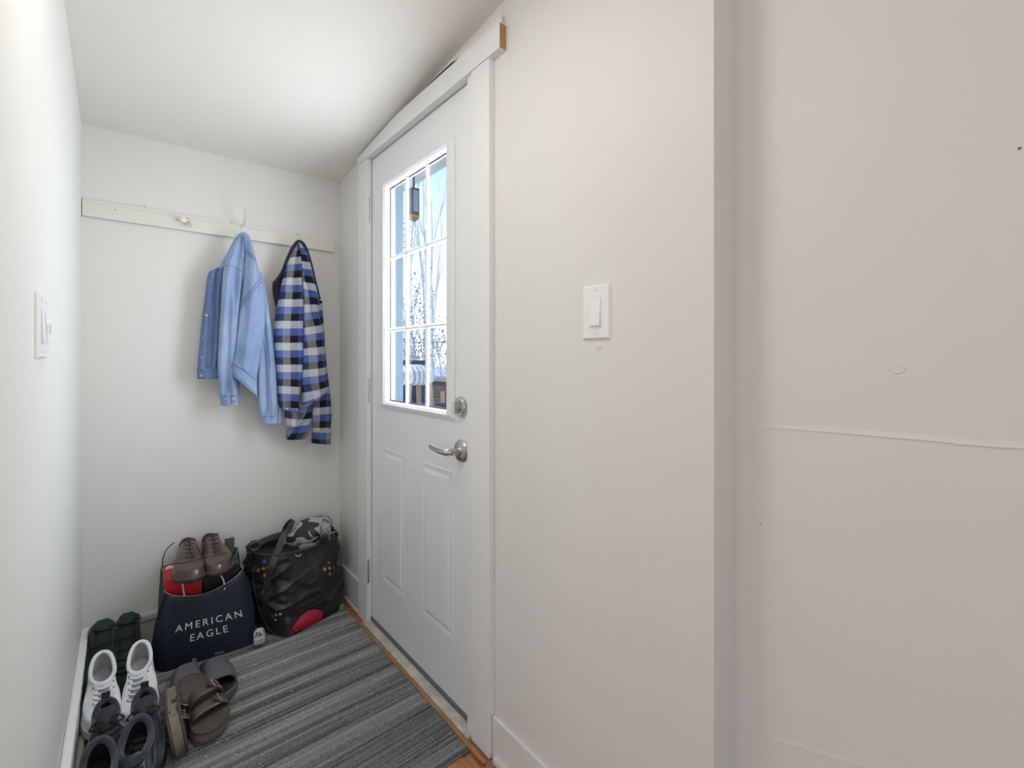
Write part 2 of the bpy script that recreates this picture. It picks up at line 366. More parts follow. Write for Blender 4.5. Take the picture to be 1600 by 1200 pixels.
# lever handle
lp = Vector((DX, 1.2555, 0.878))
lv = MB().lathe(lp, (-1, 0, 0), [(0.037, 0), (0.037, 0.004), (0.032, 0.010), (0.015, 0.014), (0.012, 0.018), (0.0115, 0.045), (0.0, 0.045)], 32).build('lever_rose', NICKEL, door, smooth=True)
lx = DX - 0.055
lpts = cat_curve([(DX - 0.035, lp.y, lp.z), (lx, lp.y + 0.004, lp.z), (lx - 0.004, lp.y + 0.025, lp.z), (lx - 0.002, lp.y + 0.065, lp.z + 0.001), (lx, lp.y + 0.108, lp.z + 0.006)], 5)
MB().tube(lpts, [lerp(0.0118, 0.0085, i / (len(lpts) - 1)) for i in range(len(lpts))], 12, flat=0.8, up=(1, 0, 0)).build('lever', NICKEL, lv, smooth=True)
MB().disc(lp + Vector((-0.009, -0.022, 0)), (-1, 0, 0.0), 0.0028, 0.003, 10).build('pin_hole', BLACK, lv)

# ------------------------------------------------------------------ light switches
def switch_right():
    y0, y1, z0, z1 = 0.648, 0.729, 1.224, 1.350
    r = thing('light_switch', (RX, (y0 + y1) / 2, z0), 'white rocker light switch on the wall beside the door', 'light switch')
    x = RX
    mb = MB().rings([rect(y0, y1, z0, z1, x), rect(y0, y1, z0, z1, x - 0.002), rect(y0 + .004, y1 - .004, z0 + .004, z1 - .004, x - 0.0065)], (False, True))
    mb.build('cover_plate', PLATE, r)
    ym, zm = (y0 + y1) / 2, (z0 + z1) / 2
    MB().rings([rect(ym - .0172, ym + .0172, zm - .0345, zm + .0345, x - 0.0064), rect(ym - .0172, ym + .0172, zm - .0345, zm + .0345, x - 0.0070), rect(ym - .016, ym + .016, zm - .033, zm + .033, x - 0.0070), rect(ym - .016, ym + .016, zm - .033, zm + .033, x - 0.0052)], (False, True)).build('bezel', PLATE, r)
    MB().prism([(x - 0.0055, ym - .0152, zm - .0322), (x - 0.0118, ym - .0152, zm - .0322), (x - 0.0125, ym - .0152, zm - .030), (x - 0.0072, ym - .0152, zm + .0322), (x - 0.0055, ym - .0152, zm + .0322)], (0, .0304, 0)).build('rocker', PLATE, r)
    for dz in (-.050, .050): MB().disc((x - 0.0064, ym, zm + dz), (-1, 0, 0), 0.003, 0.0006, 10).build('screw', mat('screw_white', (0.7, 0.7, 0.69), 0.4), r)
switch_right()
p = onX(936, 541, RX)
MB().lathe(p + Vector((0.0006, 0, 0)), (-1, 0, 0), [(0.012, 0), (0.010, 0.0012), (0.0, 0.0016)], 16).build('filler_patch', WALL, wd, smooth=True)
def switch_left():
    y0, y1, z0, z1 = 1.170, 1.285, 1.180, 1.300
    r = thing('light_switch', (LX, (y0 + y1) / 2, z0), 'white two-gang switch plate on the left wall', 'light switch')
    x = LX
    MB().rings([rect(y0, y1, z0, z1, x), rect(y0, y1, z0, z1, x + 0.003), rect(y0 + .004, y1 - .004, z0 + .004, z1 - .004, x + 0.007)], (False, True)).build('cover_plate', PLATE, r)
    for k, ym in enumerate((1.200, 1.252)):
        zm = (z0 + z1) / 2
        MB().prism([(x + 0.0065, ym - .0155, zm - .032), (x + 0.0115, ym - .0155, zm - .032), (x + 0.0078, ym - .0155, zm + .032), (x + 0.0065, ym - .0155, zm + .032)], (0, .031, 0)).build('rocker', PLATE, r)
        MB().box(x + 0.0068, x + 0.0125, ym + 0.019, ym + 0.0225, zm - .012, zm + .006).build('dimmer_tab', PLATE, r)
        for dz in (-.048, .048): MB().disc((x + 0.0068, ym, zm + dz), (1, 0, 0), 0.003, 0.0006, 10).build('screw', mat('screw_white', (0.7, 0.7, 0.69)), r)
switch_left()

# ------------------------------------------------------------------ coat rail and hooks
RZ0, RZ1 = 1.714, 1.781
rail = thing('coat_rail', (0.345, BY, RZ0), 'cream painted board with coat hooks across the wall', 'coat rail')
rb = MB().prism([(LX + 0.002, BY, RZ0), (LX + 0.002, BY - 0.018, RZ0), (LX + 0.002, BY - 0.018, RZ1 - 0.016), (LX + 0.002, BY - 0.014, RZ1 - 0.013), (LX + 0.002, BY - 0.012, RZ1), (LX + 0.002, BY, RZ1)], (0.812 - LX - 0.004, 0, 0))
rb.build('board', RAILP, rail, bevel=0.0015)
RY = BY - 0.018
def hook(x, z0, z1, long):
    h = MB().box(x - 0.008, x + 0.008, RY - 0.004, RY, z0, z1).build('hook_plate', RAILP, rail, bevel=0.003)
    zc = z0 + 0.3 * (z1 - z0)
    MB().tube(cat_curve([(x, RY - 0.003, zc), (x, RY - 0.016, zc - 0.012), (x, RY - 0.032, zc - 0.010), (x, RY - 0.038, zc + 0.008)], 5), 0.0042, 8).build('lower_prong', RAILP, h, smooth=True)
    if long:
        tp = cat_curve([(x, RY - 0.003, z1 - 0.006), (x, RY - 0.03, z1 + 0.004), (x, RY - 0.058, z1 + 0.022), (x, RY - 0.072, z1 + 0.045)], 5)
        MB().tube(tp, [lerp(0.0045, 0.0062, i / (len(tp) - 1)) for i in range(len(tp))], 8).build('upper_prong', RAILP, h, smooth=True)
        MB().sphere((x, RY - 0.073, z1 + 0.048), 0.0085, 8).build('tip', RAILP, h, smooth=True)
hook(0.405, 1.712, 1.775, True)
MB().lathe((0.187, RY, 1.751), (0, -1, 0), [(0.010, 0), (0.009, 0.012), (0.013, 0.022), (0.012, 0.030), (0, 0.032)], 16).build('knob', RAILP, rail, smooth=True)
MB().tube([(0.212, RY - 0.003, 1.756), (0.212, RY - 0.014, 1.742), (0.212, RY - 0.02, 1.728), (0.212, RY - 0.028, 1.735)], 0.004, 8).build('hook_stub', RAILP, rail, smooth=True)
hook(0.640, 1.712, 1.770, False)
MB().tube([(0.627 + 0.009 * math.cos(a), RY - 0.030, 1.750 + 0.020 * math.sin(a)) for a in [2 * PI * k / 16 for k in range(16)]], 0.0022, 6, close=True).build('wire_loop', CHROME, rail, smooth=True)
for px, py in [(180, 328), (226, 322), (277, 344), (293, 341), (362, 349)]:
    q = onY(px, py, RY); MB().disc(q, (0, -1, 0), 0.0022, 0.0006, 8).build('nail_hole', HOLE, rail)

# ------------------------------------------------------------------ striped mat
def mat_material():
    m = bpy.data.materials.new('striped_carpet'); m.use_nodes = True; t = m.node_tree; p = t.nodes['Principled BSDF']
    p.inputs['Roughness'].default_value = 0.95; p.inputs['Specular IOR Level'].default_value = 0.15
    c = t.nodes.new('ShaderNodeTexCoord')
    def nz(scale, sc, det=2):
        mp = t.nodes.new('ShaderNodeMapping'); mp.inputs['Scale'].default_value = sc
        n_ = t.nodes.new('ShaderNodeTexNoise'); n_.inputs['Scale'].default_value = scale; n_.inputs['Detail'].default_value = det
        t.links.new(c.outputs['Object'], mp.inputs[0]); t.links.new(mp.outputs[0], n_.inputs['Vector']); return n_
    a = nz(1.0, (0.35, 24, 1), 1); b = nz(1.0, (1.6, 150, 1), 2); d = nz(420, (1, 1, 1), 2)
    def mth(op, x, y):
        q = t.nodes.new('ShaderNodeMath'); q.operation = op
        for i, k in enumerate((x, y)):
            if isinstance(k, (int, float)): q.inputs[i].default_value = k
            else: t.links.new(k, q.inputs[i])
        return q.outputs[0]
    s_ = mth('ADD', mth('MULTIPLY', a.outputs['Fac'], 0.42), mth('ADD', mth('MULTIPLY', b.outputs['Fac'], 0.50), mth('MULTIPLY', d.outputs['Fac'], 0.45)))
    r = t.nodes.new('ShaderNodeValToRGB'); el = r.color_ramp.elements
    el[0].position = 0.52; el[0].color = (0.050, 0.050, 0.049, 1); el[1].position = 0.86; el[1].color = (0.50, 0.50, 0.48, 1)
    k = el.new(0.68); k.color = (0.245, 0.245, 0.24, 1)
    t.links.new(s_, r.inputs[0]); t.links.new(r.outputs[0], p.inputs['Base Color'])
    bp = t.nodes.new('ShaderNodeBump'); bp.inputs['Strength'].default_value = 0.8; bp.inputs['Distance'].default_value = 0.002
    t.links.new(d.outputs['Fac'], bp.inputs['Height']); t.links.new(bp.outputs[0], p.inputs['Normal'])
    return m
MX0, MX1, MY0, MY1 = LX + 0.031, 0.792, 1.136, BY - 0.017
mb = MB(); rows = []; nrib = 250
for i in range(nrib * 2 + 1):
    y = lerp(MY0, MY1, i / (nrib * 2)); rows.append((y, 0.0072 if i % 2 else 0.0048))
prof = [(MY0, 0.0)] + rows + [(MY1, 0.0)]
mb.prism([(MX0, y, z) for y, z in prof], (MX1 - MX0, 0, 0))
tag(mb.build('floor_mat', mat_material()), 'charcoal and grey striped ribbed mat covering the entry floor', 'mat')
lint = MB(); rnd = random.Random(11)
for i in range(150):
    x, y = rnd.uniform(0.12, 0.78), rnd.uniform(1.15, 2.12)
    if x < 0.45 and y > 1.7 and rnd.random() < .6: continue
    a = rnd.uniform(0, PI); l = rnd.uniform(0.002, 0.008); ww = rnd.uniform(0.0006, 0.0016)
    if rnd.random() < 0.25: x = 0.78 - rnd.random() * 0.12
    d = Vector((math.cos(a), math.sin(a), 0)); q = Vector((-d.y, d.x, 0)); c0 = Vector((x, y, 0.0074))
    lint.prism([c0 - d * l / 2 - q * ww / 2, c0 + d * l * .1 - q * ww, c0 + d * l / 2 + q * ww / 2, c0 - d * l * .2 + q * ww], (0, 0, 0.0006))
lo = lint.build('lint', mat('lint', (0.75, 0.74, 0.71), 0.9)); tag(lo, 'pale lint flecks scattered over the striped mat', 'lint', None, 'stuff')
MAT_Z = 0.0072

# added ceiling fill lamp, out of view, to brighten the nook
clp = Vector((0.14, 0.86, ceil_z(0.14, 0.86)))
cl = thing('added_fill_lamp', clp, 'flat round white fill lamp added over the entry, out of view', 'added fill lamp')
MB().disc(clp + Vector((0, 0, -0.02)), (0, 0, 1), 0.17, 0.03, 32).build('fill_base', TRIM, cl, smooth=True)
def emis(name, col, st):
    m = bpy.data.materials.new(name); m.use_nodes = True; p = m.node_tree.nodes['Principled BSDF']
    p.inputs['Base Color'].default_value = (*col, 1); p.inputs['Emission Color'].default_value = (*col, 1); p.inputs['Emission Strength'].default_value = st; return m
MB().lathe(clp + Vector((0, 0, -0.02)), (0, 0, -1), [(0.155, 0), (0.155, 0.004), (0.152, 0.007), (0.0, 0.0075)], 32).build('fill_disc', emis('fill_glow', (1, 0.95, 0.88), FILL_LAMP), cl, smooth=True)
# ================================================================== SHOES
NS = 30
W_SNK = [(0, 0), (.012, .30), (.05, .52), (.12, .64), (.22, .68), (.38, .66), (.5, .74), (.62, .92), (.72, 1.0), (.82, .95), (.9, .78), (.955, .54), (.988, .28), (1, 0)]
W_RND = [(0, 0), (.012, .32), (.05, .55), (.12, .70), (.22, .76), (.38, .76), (.5, .82), (.62, .95), (.72, 1.0), (.82, .98), (.9, .86), (.955, .63), (.988, .34), (1, 0)]
W_OXF = [(0, 0), (.012, .30), (.05, .50), (.12, .62), (.22, .66), (.38, .62), (.5, .72), (.62, .92), (.70, 1.0), (.8, .95), (.9, .74), (.955, .50), (.988, .26), (1, 0)]
def ts(): return [0.5 - 0.5 * math.cos(PI * k / NS) for k in range(NS + 1)]
def loop_t():
    t = ts(); return [(q, 1) for q in t] + [(q, -1) for q in reversed(t[1:-1])]
def foot(L, Wd, tb, side, bend=0.008):
    out = []
    for t, s_ in loop_t():
        cx_ = side * bend * (math.sin(PI * t) - 0.9 * sstep(.6, 1, t))
        out.append(Vector((cx_ + s_ * Wd / 2 * table(tb, t), t * L, 0)))
    return out
class Shoe:
    def __init__(s, L=.285, W=.098, tb=W_SNK, side=1, sole=.028, hz=.092, dz=.070, fz=.088, c0=.02, c1=.47, cw=.064, toe=.058, M=16, ex=1.15):
        s.L, s.W, s.side, s.sole = L, W, side, sole
        s.lt = loop_t(); s.fp = foot(L, W, tb, side); s.M = M; s.toe = toe; s.ex = ex
        s.col = []
        for t, sd in s.lt:
            y = lerp(c0, c1, t) * L; ww = cw / 2 * (max(0, 1 - abs(2 * t - 1) ** 2.4)) ** .55
            z = lerp(hz, dz, sstep(0, .42, t)) if t < .42 else lerp(dz, fz, sstep(.5, 1, t))
            s.col.append(Vector((sd * ww, y, z)))
    def P(s, i, v):
        i %= len(s.lt); t = s.lt[i][0]; a = s.fp[i]; b = s.col[i]
        k = sstep(.42, .88, t)
        fs_ = v ** 1.25; ft = v
        f = lerp(fs_, ft, k)
        gs = math.sin(v * PI / 2) ** .85
        r = min(.9, (s.toe - s.sole) / max(.01, b.z - s.sole)); vb = .22
        gt = r * math.sqrt(max(0, 1 - (1 - v / vb) ** 2)) if v < vb else r + (1 - r) * ((v - vb) / (1 - vb)) ** s.ex
        g_ = lerp(gs, gt, k)
        p = a.lerp(b, f); p.z = s.sole + (b.z - s.sole) * g_
        bl = 1 + .05 * math.sin(PI * min(1, v * 1.6)) * (1 - k * .3)
        p.x *= bl
        return p
    def upper(s, rows=None):
        return MB().rings([[s.P(i, v / s.M) for i in range(len(s.lt))] for v in range(s.M + 1)], (False, False))
    def nrm(s, i, v):
        e_ = .02
        a = s.P(i + 1, v) - s.P(i - 1, v); b = s.P(i, min(1, v + e_)) - s.P(i, max(0, v - e_))
        n_ = a.cross(b)
        if n_.length < 1e-9: return Vector((0, 0, 1))
        n_.normalize(); c = Vector((0, s.P(i, v).y, 0.03))
        return n_ if n_.dot(s.P(i, v) - c) > 0 or n_.z > .3 else -n_
    def patch(s, i0, i1, v0, v1, off, m=5):          # overlay raised over the upper, its edges closed down into it
        idx = list(range(i0, i1 + 1)); g_ = []
        for j in range(m + 1):
            v = lerp(v0, v1, j / m)
            g_.append([s.P(i, v) + s.nrm(i, v) * (off if 0 < j < m and i0 < i < i1 else -.0006) if (j in (0, m) or i in (i0, i1)) else s.P(i, v) + s.nrm(i, v) * off for i in idx])
        n_ = len(idx); return MB().add([p for r in g_ for p in r], [(j * n_ + i, j * n_ + i + 1, (j + 1) * n_ + i + 1, (j + 1) * n_ + i) for j in range(m) for i in range(n_ - 1)])
    def lining(s, z=.03):
        n_ = len(s.lt); rs = []
        for k in range(7):
            q = k / 6; r = []
            for p, (t, sd) in zip(s.col, s.lt):
                c = Vector((0, lerp(s.col[0].y, s.col[NS].y, .5), 0)); d = Vector((p.x, p.y, 0)) - c
                sc = (1 - .07 * min(1, q * 3)) + .12 * q * (t if t > .4 else 0)
                r.append(c + d * sc + Vector((0, 0, lerp(p.z - .002, z, q ** .8))))
            rs.append(r)
        return MB().rings(rs, (False, True))
    def solebody(s, z0, z1, grow, tb=1.0, spring=.006, groove=True):
        def rg(z, g_):
            r = []
            for p, (t, sd) in zip(s.fp, s.lt):
                q = Vector((p.x * (1 + 2 * g_ / s.W), p.y + g_ * (2 * t - 1), z))
                q.z += spring * sstep(.78, 1, t) * (1.0); r.append(q)
            return r
        h = z1 - z0
        rs = [rg(z0, grow - .004), rg(z0 + .003, grow)]
        if groove: rs += [rg(z0 + h * .45, grow + .0006), rg(z0 + h * .5, grow - .0012), rg(z0 + h * .55, grow + .0004)]
        rs += [rg(z1 - .002, grow - .0005), rg(z1, grow - .003)]
        return MB().rings(rs)
    def lacebars(s, v0, v1, n_, hw, r, lift=.003):
        out = []
        for k in range(n_):
            v = lerp(v0, v1, k / (n_ - 1)); row = [s.P(i, v) for i in range(len(s.lt))]
            R_ = min(range(NS // 2, NS + 1), key=lambda i: abs(row[i].x - hw)); L_ = min(range(NS, NS + NS // 2), key=lambda i: abs(row[i].x + hw))
            ids = list(range(R_, L_ + 1)); pts = [row[i] + s.nrm(i, v) * lift for i in ids]
            out.append((pts, r))
        return out
def place(root, heel, yaw, pitch=0, roll=0):
    root.location = heel; root.rotation_mode = 'XYZ'
    M = Matrix.Rotation(PI + yaw, 3, 'Z') @ Matrix.Rotation(pitch, 3, 'X') @ Matrix.Rotation(roll, 3, 'Y')
    root.rotation_euler = M.to_euler()
def sneaker(name, label, group, side, ms, heel, yaw, pitch=0, roll=0, kw={}, style='white', cat='sneaker'):
    r = thing(name, (0, 0, 0), label, cat, group); s = Shoe(side=side, **kw)
    B = dict(parent=r, world=False)
    so = s.solebody(0, s.sole, .003).build('sole', ms['sole'], smooth=True, **B)
    s.solebody(-.0004, .006, .0036, groove=False).build('outsole', ms['out'], r if False else so, smooth=True, world=False)
    up = s.upper().build('upper', ms['upper'], smooth=True, angle=60, **B)
    s.lining(s.sole + .004).build('lining', ms['lining'], smooth=True, **B)
    MB().tube([p + Vector((0, 0, -.001)) for p in s.col], ms.get('cr', .0052), 8, close=True).build('collar', ms['collar'], smooth=True, angle=80, **B)
    N = NS
    # overlays: toe cap, heel counter, eyestays, side stripe panel
    s.patch(N - 9, N + 9, .03, .20, .0016).build('toe_cap', ms['over'], up, smooth=True, angle=70, world=False)
    s.patch(-6, 6, .04, .62, .0018).build('heel_counter', ms['over'], up, smooth=True, angle=70, world=False)
    for a in (1, -1):
        i0, i1 = (N - 9, N - 4) if a > 0 else (N + 4, N + 9)
        s.patch(i0, i1, .40, .99, .002).build('eyestay', ms['over'], up, smooth=True, angle=70, world=False)
        i0, i1 = (12, 20) if a > 0 else (2 * N - 20, 2 * N - 12)
        s.patch(i0, i1, .08, .55, .0016).build('side_panel', ms['over'], up, smooth=True, angle=70, world=False)
    s.patch(N - 4, N + 4, .40, .99, .0012).build('throat', ms.get('throat', ms['tonguem']), up, smooth=True, angle=70, world=False)
    # tongue standing out of the throat
    c1 = s.col[N]; tg = []
    tl = ms.get('tongue', .04)
    for k in range(7):
        q = k / 6; cy = c1.y + .020 - q * tl * .75; cz = c1.z + .002 + q * tl * .62
        hw = .021 + .006 * q - (.012 * max(0, q - .7) / .3)
        tg.append([Vector((hw * math.cos(a), cy - .004 * math.sin(a) * (1 if math.sin(a) > 0 else .5) - .012 * math.cos(a) ** 2 * 1.0, cz + .005 * math.sin(a))) for a in [2 * PI * j / 14 for j in range(14)]])
    to = MB().rings(tg).build('tongue', ms['tonguem'], smooth=True, angle=70, **B)
    for pts, rr in s.lacebars(.40, .97, 6, .021, .0028, .0045):
        MB().tube(pts, rr, 6, flat=1.0).build('lace', ms['lace'], smooth=True, **B)
    for pts, rr in s.lacebars(.40, .97, 6, .023, .001, .0025):
        for q in (pts[0], pts[-1]):
            MB().sphere(q, .0030, 5).build('eyelet', ms['eyelet'], smooth=True, **B)
    # bow
    top_ = s.P(N, .97) + Vector((0, 0, .008))
    for a in ((1, -1) if ms.get('bow', 1) else ()):
        MB().tube(cat_curve([top_, top_ + Vector((a * .022, .004, .012)), top_ + Vector((a * .038, .012, .001)), top_ + Vector((a * .022, .014, -.001)), top_ + Vector((0, .004, .002))], 4), .0022, 6).build('lace_loop', ms['lace'], smooth=True, **B)
        MB().tube(cat_curve([top_, top_ + Vector((a * .018, .02, .003)), top_ + Vector((a * .036, .042, -.010)), top_ + Vector((a * .046, .05, -.024))], 4), .0019, 6).build('lace_end', ms['lace'], smooth=True, **B)
    if ms.get('tab'):
        h = s.col[0]
        MB().rings([[h + Vector((x, y + .002, z)) for x, y in ((-.010, -.004), (.010, -.004), (.010, .001), (-.010, .001))] for z in (-.03, 0.0, .014, .026)]).build('pull_tab', ms['collar'], **B)
    if ms.get('stripe'):
        for a in (1, -1):
            i0 = 10 if a > 0 else 2 * N - 10
            pts = [s.P(int(round(i0 + a * k)), .30 + .018 * k) + s.nrm(int(round(i0 + a * k)), .30 + .018 * k) * .003 for k in range(12)]
            MB().tube(pts, [.0015 + .004 * math.sin(PI * k / 11) for k in range(12)], 6, flat=.5).build('side_stripe', ms['stripe'], up, smooth=True, world=False)
    place(r, heel, yaw, pitch, roll)
    return r

LEATH_W = mat('white_leather', (0.86, 0.865, 0.87), 0.42, var=0.02, vscale=20, bump=0.08, bscale=180)
WSOLE = mat('white_rubber', (0.82, 0.82, 0.81), 0.55, var=0.05, vscale=20)
WLIN = mat('white_lining', (0.42, 0.42, 0.42), 0.9, bump=0.2, bscale=300)
WLACE = mat('white_lace', (0.82, 0.82, 0.82), 0.8)
BKNIT = mat('black_knit', (0.014, 0.015, 0.018), 0.75, var=0.35, vscale=60, bump=0.5, bscale=350, sheen=0.3)
BPAD = mat('black_padding', (0.022, 0.024, 0.030), 0.7, sheen=0.4, bump=0.2, bscale=200)
BRUB = mat('black_rubber', (0.012, 0.012, 0.013), 0.5)
BLACE = mat('black_lace', (0.010, 0.010, 0.011), 0.75)
NLEA = mat('navy_black_leather', (0.028, 0.034, 0.046), 0.38, var=0.25, vscale=25, bump=0.15, bscale=120)
NPAD = mat('slate_padding', (0.026, 0.031, 0.041), 0.75, var=0.15, vscale=30, sheen=0.4)
NLIN = mat('dark_lining', (0.008, 0.008, 0.010), 0.9)
GRNS = mat('dark_green_suede', (0.012, 0.028, 0.021), 0.85, var=0.3, vscale=30, sheen=0.3, bump=0.2, bscale=200)
GRNP = mat('green_black_padding', (0.010, 0.016, 0.013), 0.8, sheen=0.3)
EYE = mat('eyelet_metal', (0.25, 0.25, 0.25), 0.35, 1.0)

white = dict(sole=WSOLE, out=WSOLE, upper=LEATH_W, lining=WLIN, collar=LEATH_W, over=LEATH_W, tonguem=LEATH_W, lace=WLACE, eyelet=mat('eyelet_grey', (0.35, 0.35, 0.35), 0.6), cr=.0062, tongue=.012, bow=0, throat=mat('grey_throat', (0.30, 0.31, 0.33), 0.85))
kww = dict(L=.278, W=.092, hz=.098, dz=.074, fz=.080, c1=.45, cw=.060)
sneaker('sneaker', 'scuffed white leather sneaker against the left baseboard', 'white sneakers', 1, white, (-.060, 2.132, .086), .06, pitch=-.275, kw=kww)
sneaker('sneaker', 'white leather sneaker beside the navy shopping bag', 'white sneakers', -1, white, (.046, 2.122, .086), -.06, pitch=-.275, kw=kww)
black = dict(sole=BRUB, out=BRUB, upper=BKNIT, lining=NLIN, collar=BPAD, over=BPAD, tonguem=BPAD, lace=BLACE, eyelet=BLACE, cr=.0075, tongue=.045, tab=1)
kwb = dict(L=.27, W=.092, hz=.102, dz=.085, fz=.098, c1=.36, cw=.052)
sneaker('sneaker', 'black knit running shoe with heel tab in front of the left white sneaker', 'black knit running shoes', 1, black, (-.044, 1.880, .042), .05, pitch=-.12, kw=kwb)
sneaker('sneaker', 'black knit running shoe with heel tab in front of the right white sneaker', 'black knit running shoes', -1, black, (.050, 1.860, .042), -.05, pitch=-.12, kw=kwb)
navy = dict(sole=BRUB, out=BRUB, upper=NLEA, lining=NLIN, collar=NPAD, over=NLEA, tonguem=NLEA, lace=BLACE, eyelet=EYE, cr=.0085, tongue=.02, bow=0, stripe=mat('grey_stripe', (.10, .11, .13), .4))
kwn = dict(L=.28, W=.098, hz=.095, dz=.075, fz=.085)
sneaker('sneaker', 'dark navy leather sneaker with padded collar in the lower left corner', 'dark navy leather sneakers', 1, navy, (-.054, 1.685, .062), .04, pitch=-.19, kw=kwn)
sneaker('sneaker', 'dark navy leather sneaker with padded collar next to the tipped sandal', 'dark navy leather sneakers', -1, navy, (.036, 1.715, .062), -.14, pitch=-.19, kw=kwn)
green = dict(sole=BRUB, out=BRUB, upper=GRNS, lining=NLIN, collar=GRNP, over=GRNP, tonguem=GRNS, lace=BLACE, eyelet=EYE, cr=.006, tongue=.03, bow=0)
kwg = dict(L=.275, W=.086, hz=.182, dz=.176, fz=.200, c1=.33, cw=.066, ex=2.3)
sneaker('ankle_boot', 'dark green suede boot in the back left corner', 'dark green suede boots', 1, green, (-.062, 2.318, MAT_Z), .03, kw=kwg, cat='boot')
sneaker('ankle_boot', 'dark green suede boot behind the white sneaker nearer the bag', 'dark green suede boots', -1, green, (.014, 2.318, MAT_Z), -.05, kw=kwg, cat='boot')

# ---- brown oxfords on the boxes
BRN = mat('brown_leather', (0.060, 0.040, 0.030), 0.26, var=0.35, vscale=14, bump=0.06, bscale=150, col2=(0.11, 0.078, 0.062), coat=0.25)
BRD = mat('brown_leather_dark', (0.040, 0.024, 0.018), 0.4)
WELT = mat('welt', (0.075, 0.060, 0.045), 0.6, var=.2, vscale=50)
def oxford(label, side, heel, yaw, pitch, roll=0):
    r = thing('oxford_shoe', (0, 0, 0), label, 'dress shoe', 'brown oxford shoes')
    s = Shoe(L=.292, W=.100, tb=W_OXF, side=side, sole=.016, hz=.084, dz=.070, fz=.112, c0=.03, c1=.40, cw=.054, toe=.052)
    B = dict(parent=r, world=False); N = NS
    so = s.solebody(.004, .017, .0045, groove=False, spring=.008).build('welt', WELT, smooth=True, **B)
    s.solebody(-.002, .006, .003, groove=False, spring=.008).build('outsole', BRUB, so, smooth=True, world=False)
    up = s.upper().build('upper', BRN, smooth=True, angle=60, **B)
    s.lining(.022).build('lining', mat('tan_lining', (.16, .10, .06), .7), smooth=True, **B)
    MB().tube(s.col, .0028, 6, close=True).build('collar', BRD, smooth=True, angle=80, **B)
    # vamp seam, facing slit, laces, tongue
    for v, i0, i1 in ((.40, N - 12, N + 12),):
        MB().tube([s.P(i, v + .10 * (abs(i - N) / 12) ** 1.5 * -1.6) + s.nrm(i, v) * .0008 for i in range(i0, i1 + 1)], .0011, 5).build('vamp_seam', BRD, up, smooth=True, world=False)
    MB().tube([s.P(N, v) + s.nrm(N, v) * .0004 for v in [.46 + .05 * k for k in range(11)]], .0030, 6, flat=.5).build('lace_slit', BLACK, up, smooth=True, world=False)
    for a in (1, -1):
        i0, i1 = (N - 8, N - 1) if a > 0 else (N + 1, N + 8)
        s.patch(i0, i1, .45, 1.0, .0024).build('facing', BRN, up, smooth=True, angle=70, world=False)
    for pts, rr in s.lacebars(.50, .96, 5, .013, .0019, .0042):
        MB().tube(pts, rr, 6).build('lace', BRD, smooth=True, **B)
    place(r, heel, yaw, pitch, roll); return r

# ---- slides
SLD = mat('slide_foam', (0.115, 0.115, 0.128), 0.36, var=.12, vscale=20)
def arch(s, t0, t1, h, th, flare=0.0, z0=.012, n_=20, skew=0.0, grow=.003):
    """band over the foot from edge to edge between fractions t0..t1 of the length"""
    rs = []; L = s.L
    for j in range(9):
        q = j / 8; ring_o = []; ring_i = []
        for k in range(n_ + 1):
            a = PI * k / n_; c = math.cos(a); t = lerp(t0, t1, q) + skew * c
            tt = min(.99, max(.01, t)); i = min(range(NS + 1), key=lambda m: abs(s.lt[m][0] - tt))
            xr = table([(s.lt[m][0], s.fp[m].x) for m in range(NS + 1)], tt); xl = table([(s.lt[m][0], s.fp[(2 * NS - m) % (2 * NS)].x) for m in range(NS + 1)], tt)
            xm, hw = (xr + xl) / 2, (xr - xl) / 2 + grow
            hh = h * (1 + flare * (q - .5))
            sg = (1 if c > 0 else -1)
            bow = .004 * math.sin(PI * q)
            ring_o.append(Vector((xm + hw * sg * abs(c) ** .62, tt * L, z0 + (hh - z0 + bow) * math.sin(a) ** .8)))
            ring_i.append(Vector((xm + (hw - th) * sg * abs(c) ** .62, tt * L, z0 + (hh - z0 + bow - th) * math.sin(a) ** .8)))
        rs.append(ring_o + list(reversed(ring_i)))
    return MB().rings(rs)
def slide(label, side, heel, yaw, roll=0):
    r = thing('slide_sandal', (0, 0, 0), label, 'sandal', 'dark grey slide sandals'); B = dict(parent=r, world=False)
    s = Shoe(L=.265, W=.104, tb=W_RND, side=side, sole=.026)
    s.solebody(0, .026, .002, spring=.008).build('footbed', SLD, smooth=True, **B)
    s.solebody(.0255, .027, -.006, groove=False, spring=.008).build('insole', mat('slide_insole', (.022, .022, .024), .6, bump=.3, bscale=200), smooth=True, **B)
    arch(s, .40, .80, .078, .005, flare=-.22).build('band', SLD, smooth=True, angle=50, **B)
    place(r, heel, yaw, 0, roll); return r
slide('dark grey foam slide with a wide band, under the heel of the buckled sandal', 1, (.172, 2.105, MAT_Z), .02)
slide('dark grey foam slide with a wide band, in front of the bag lettering', -1, (.240, 2.082, MAT_Z), .06)

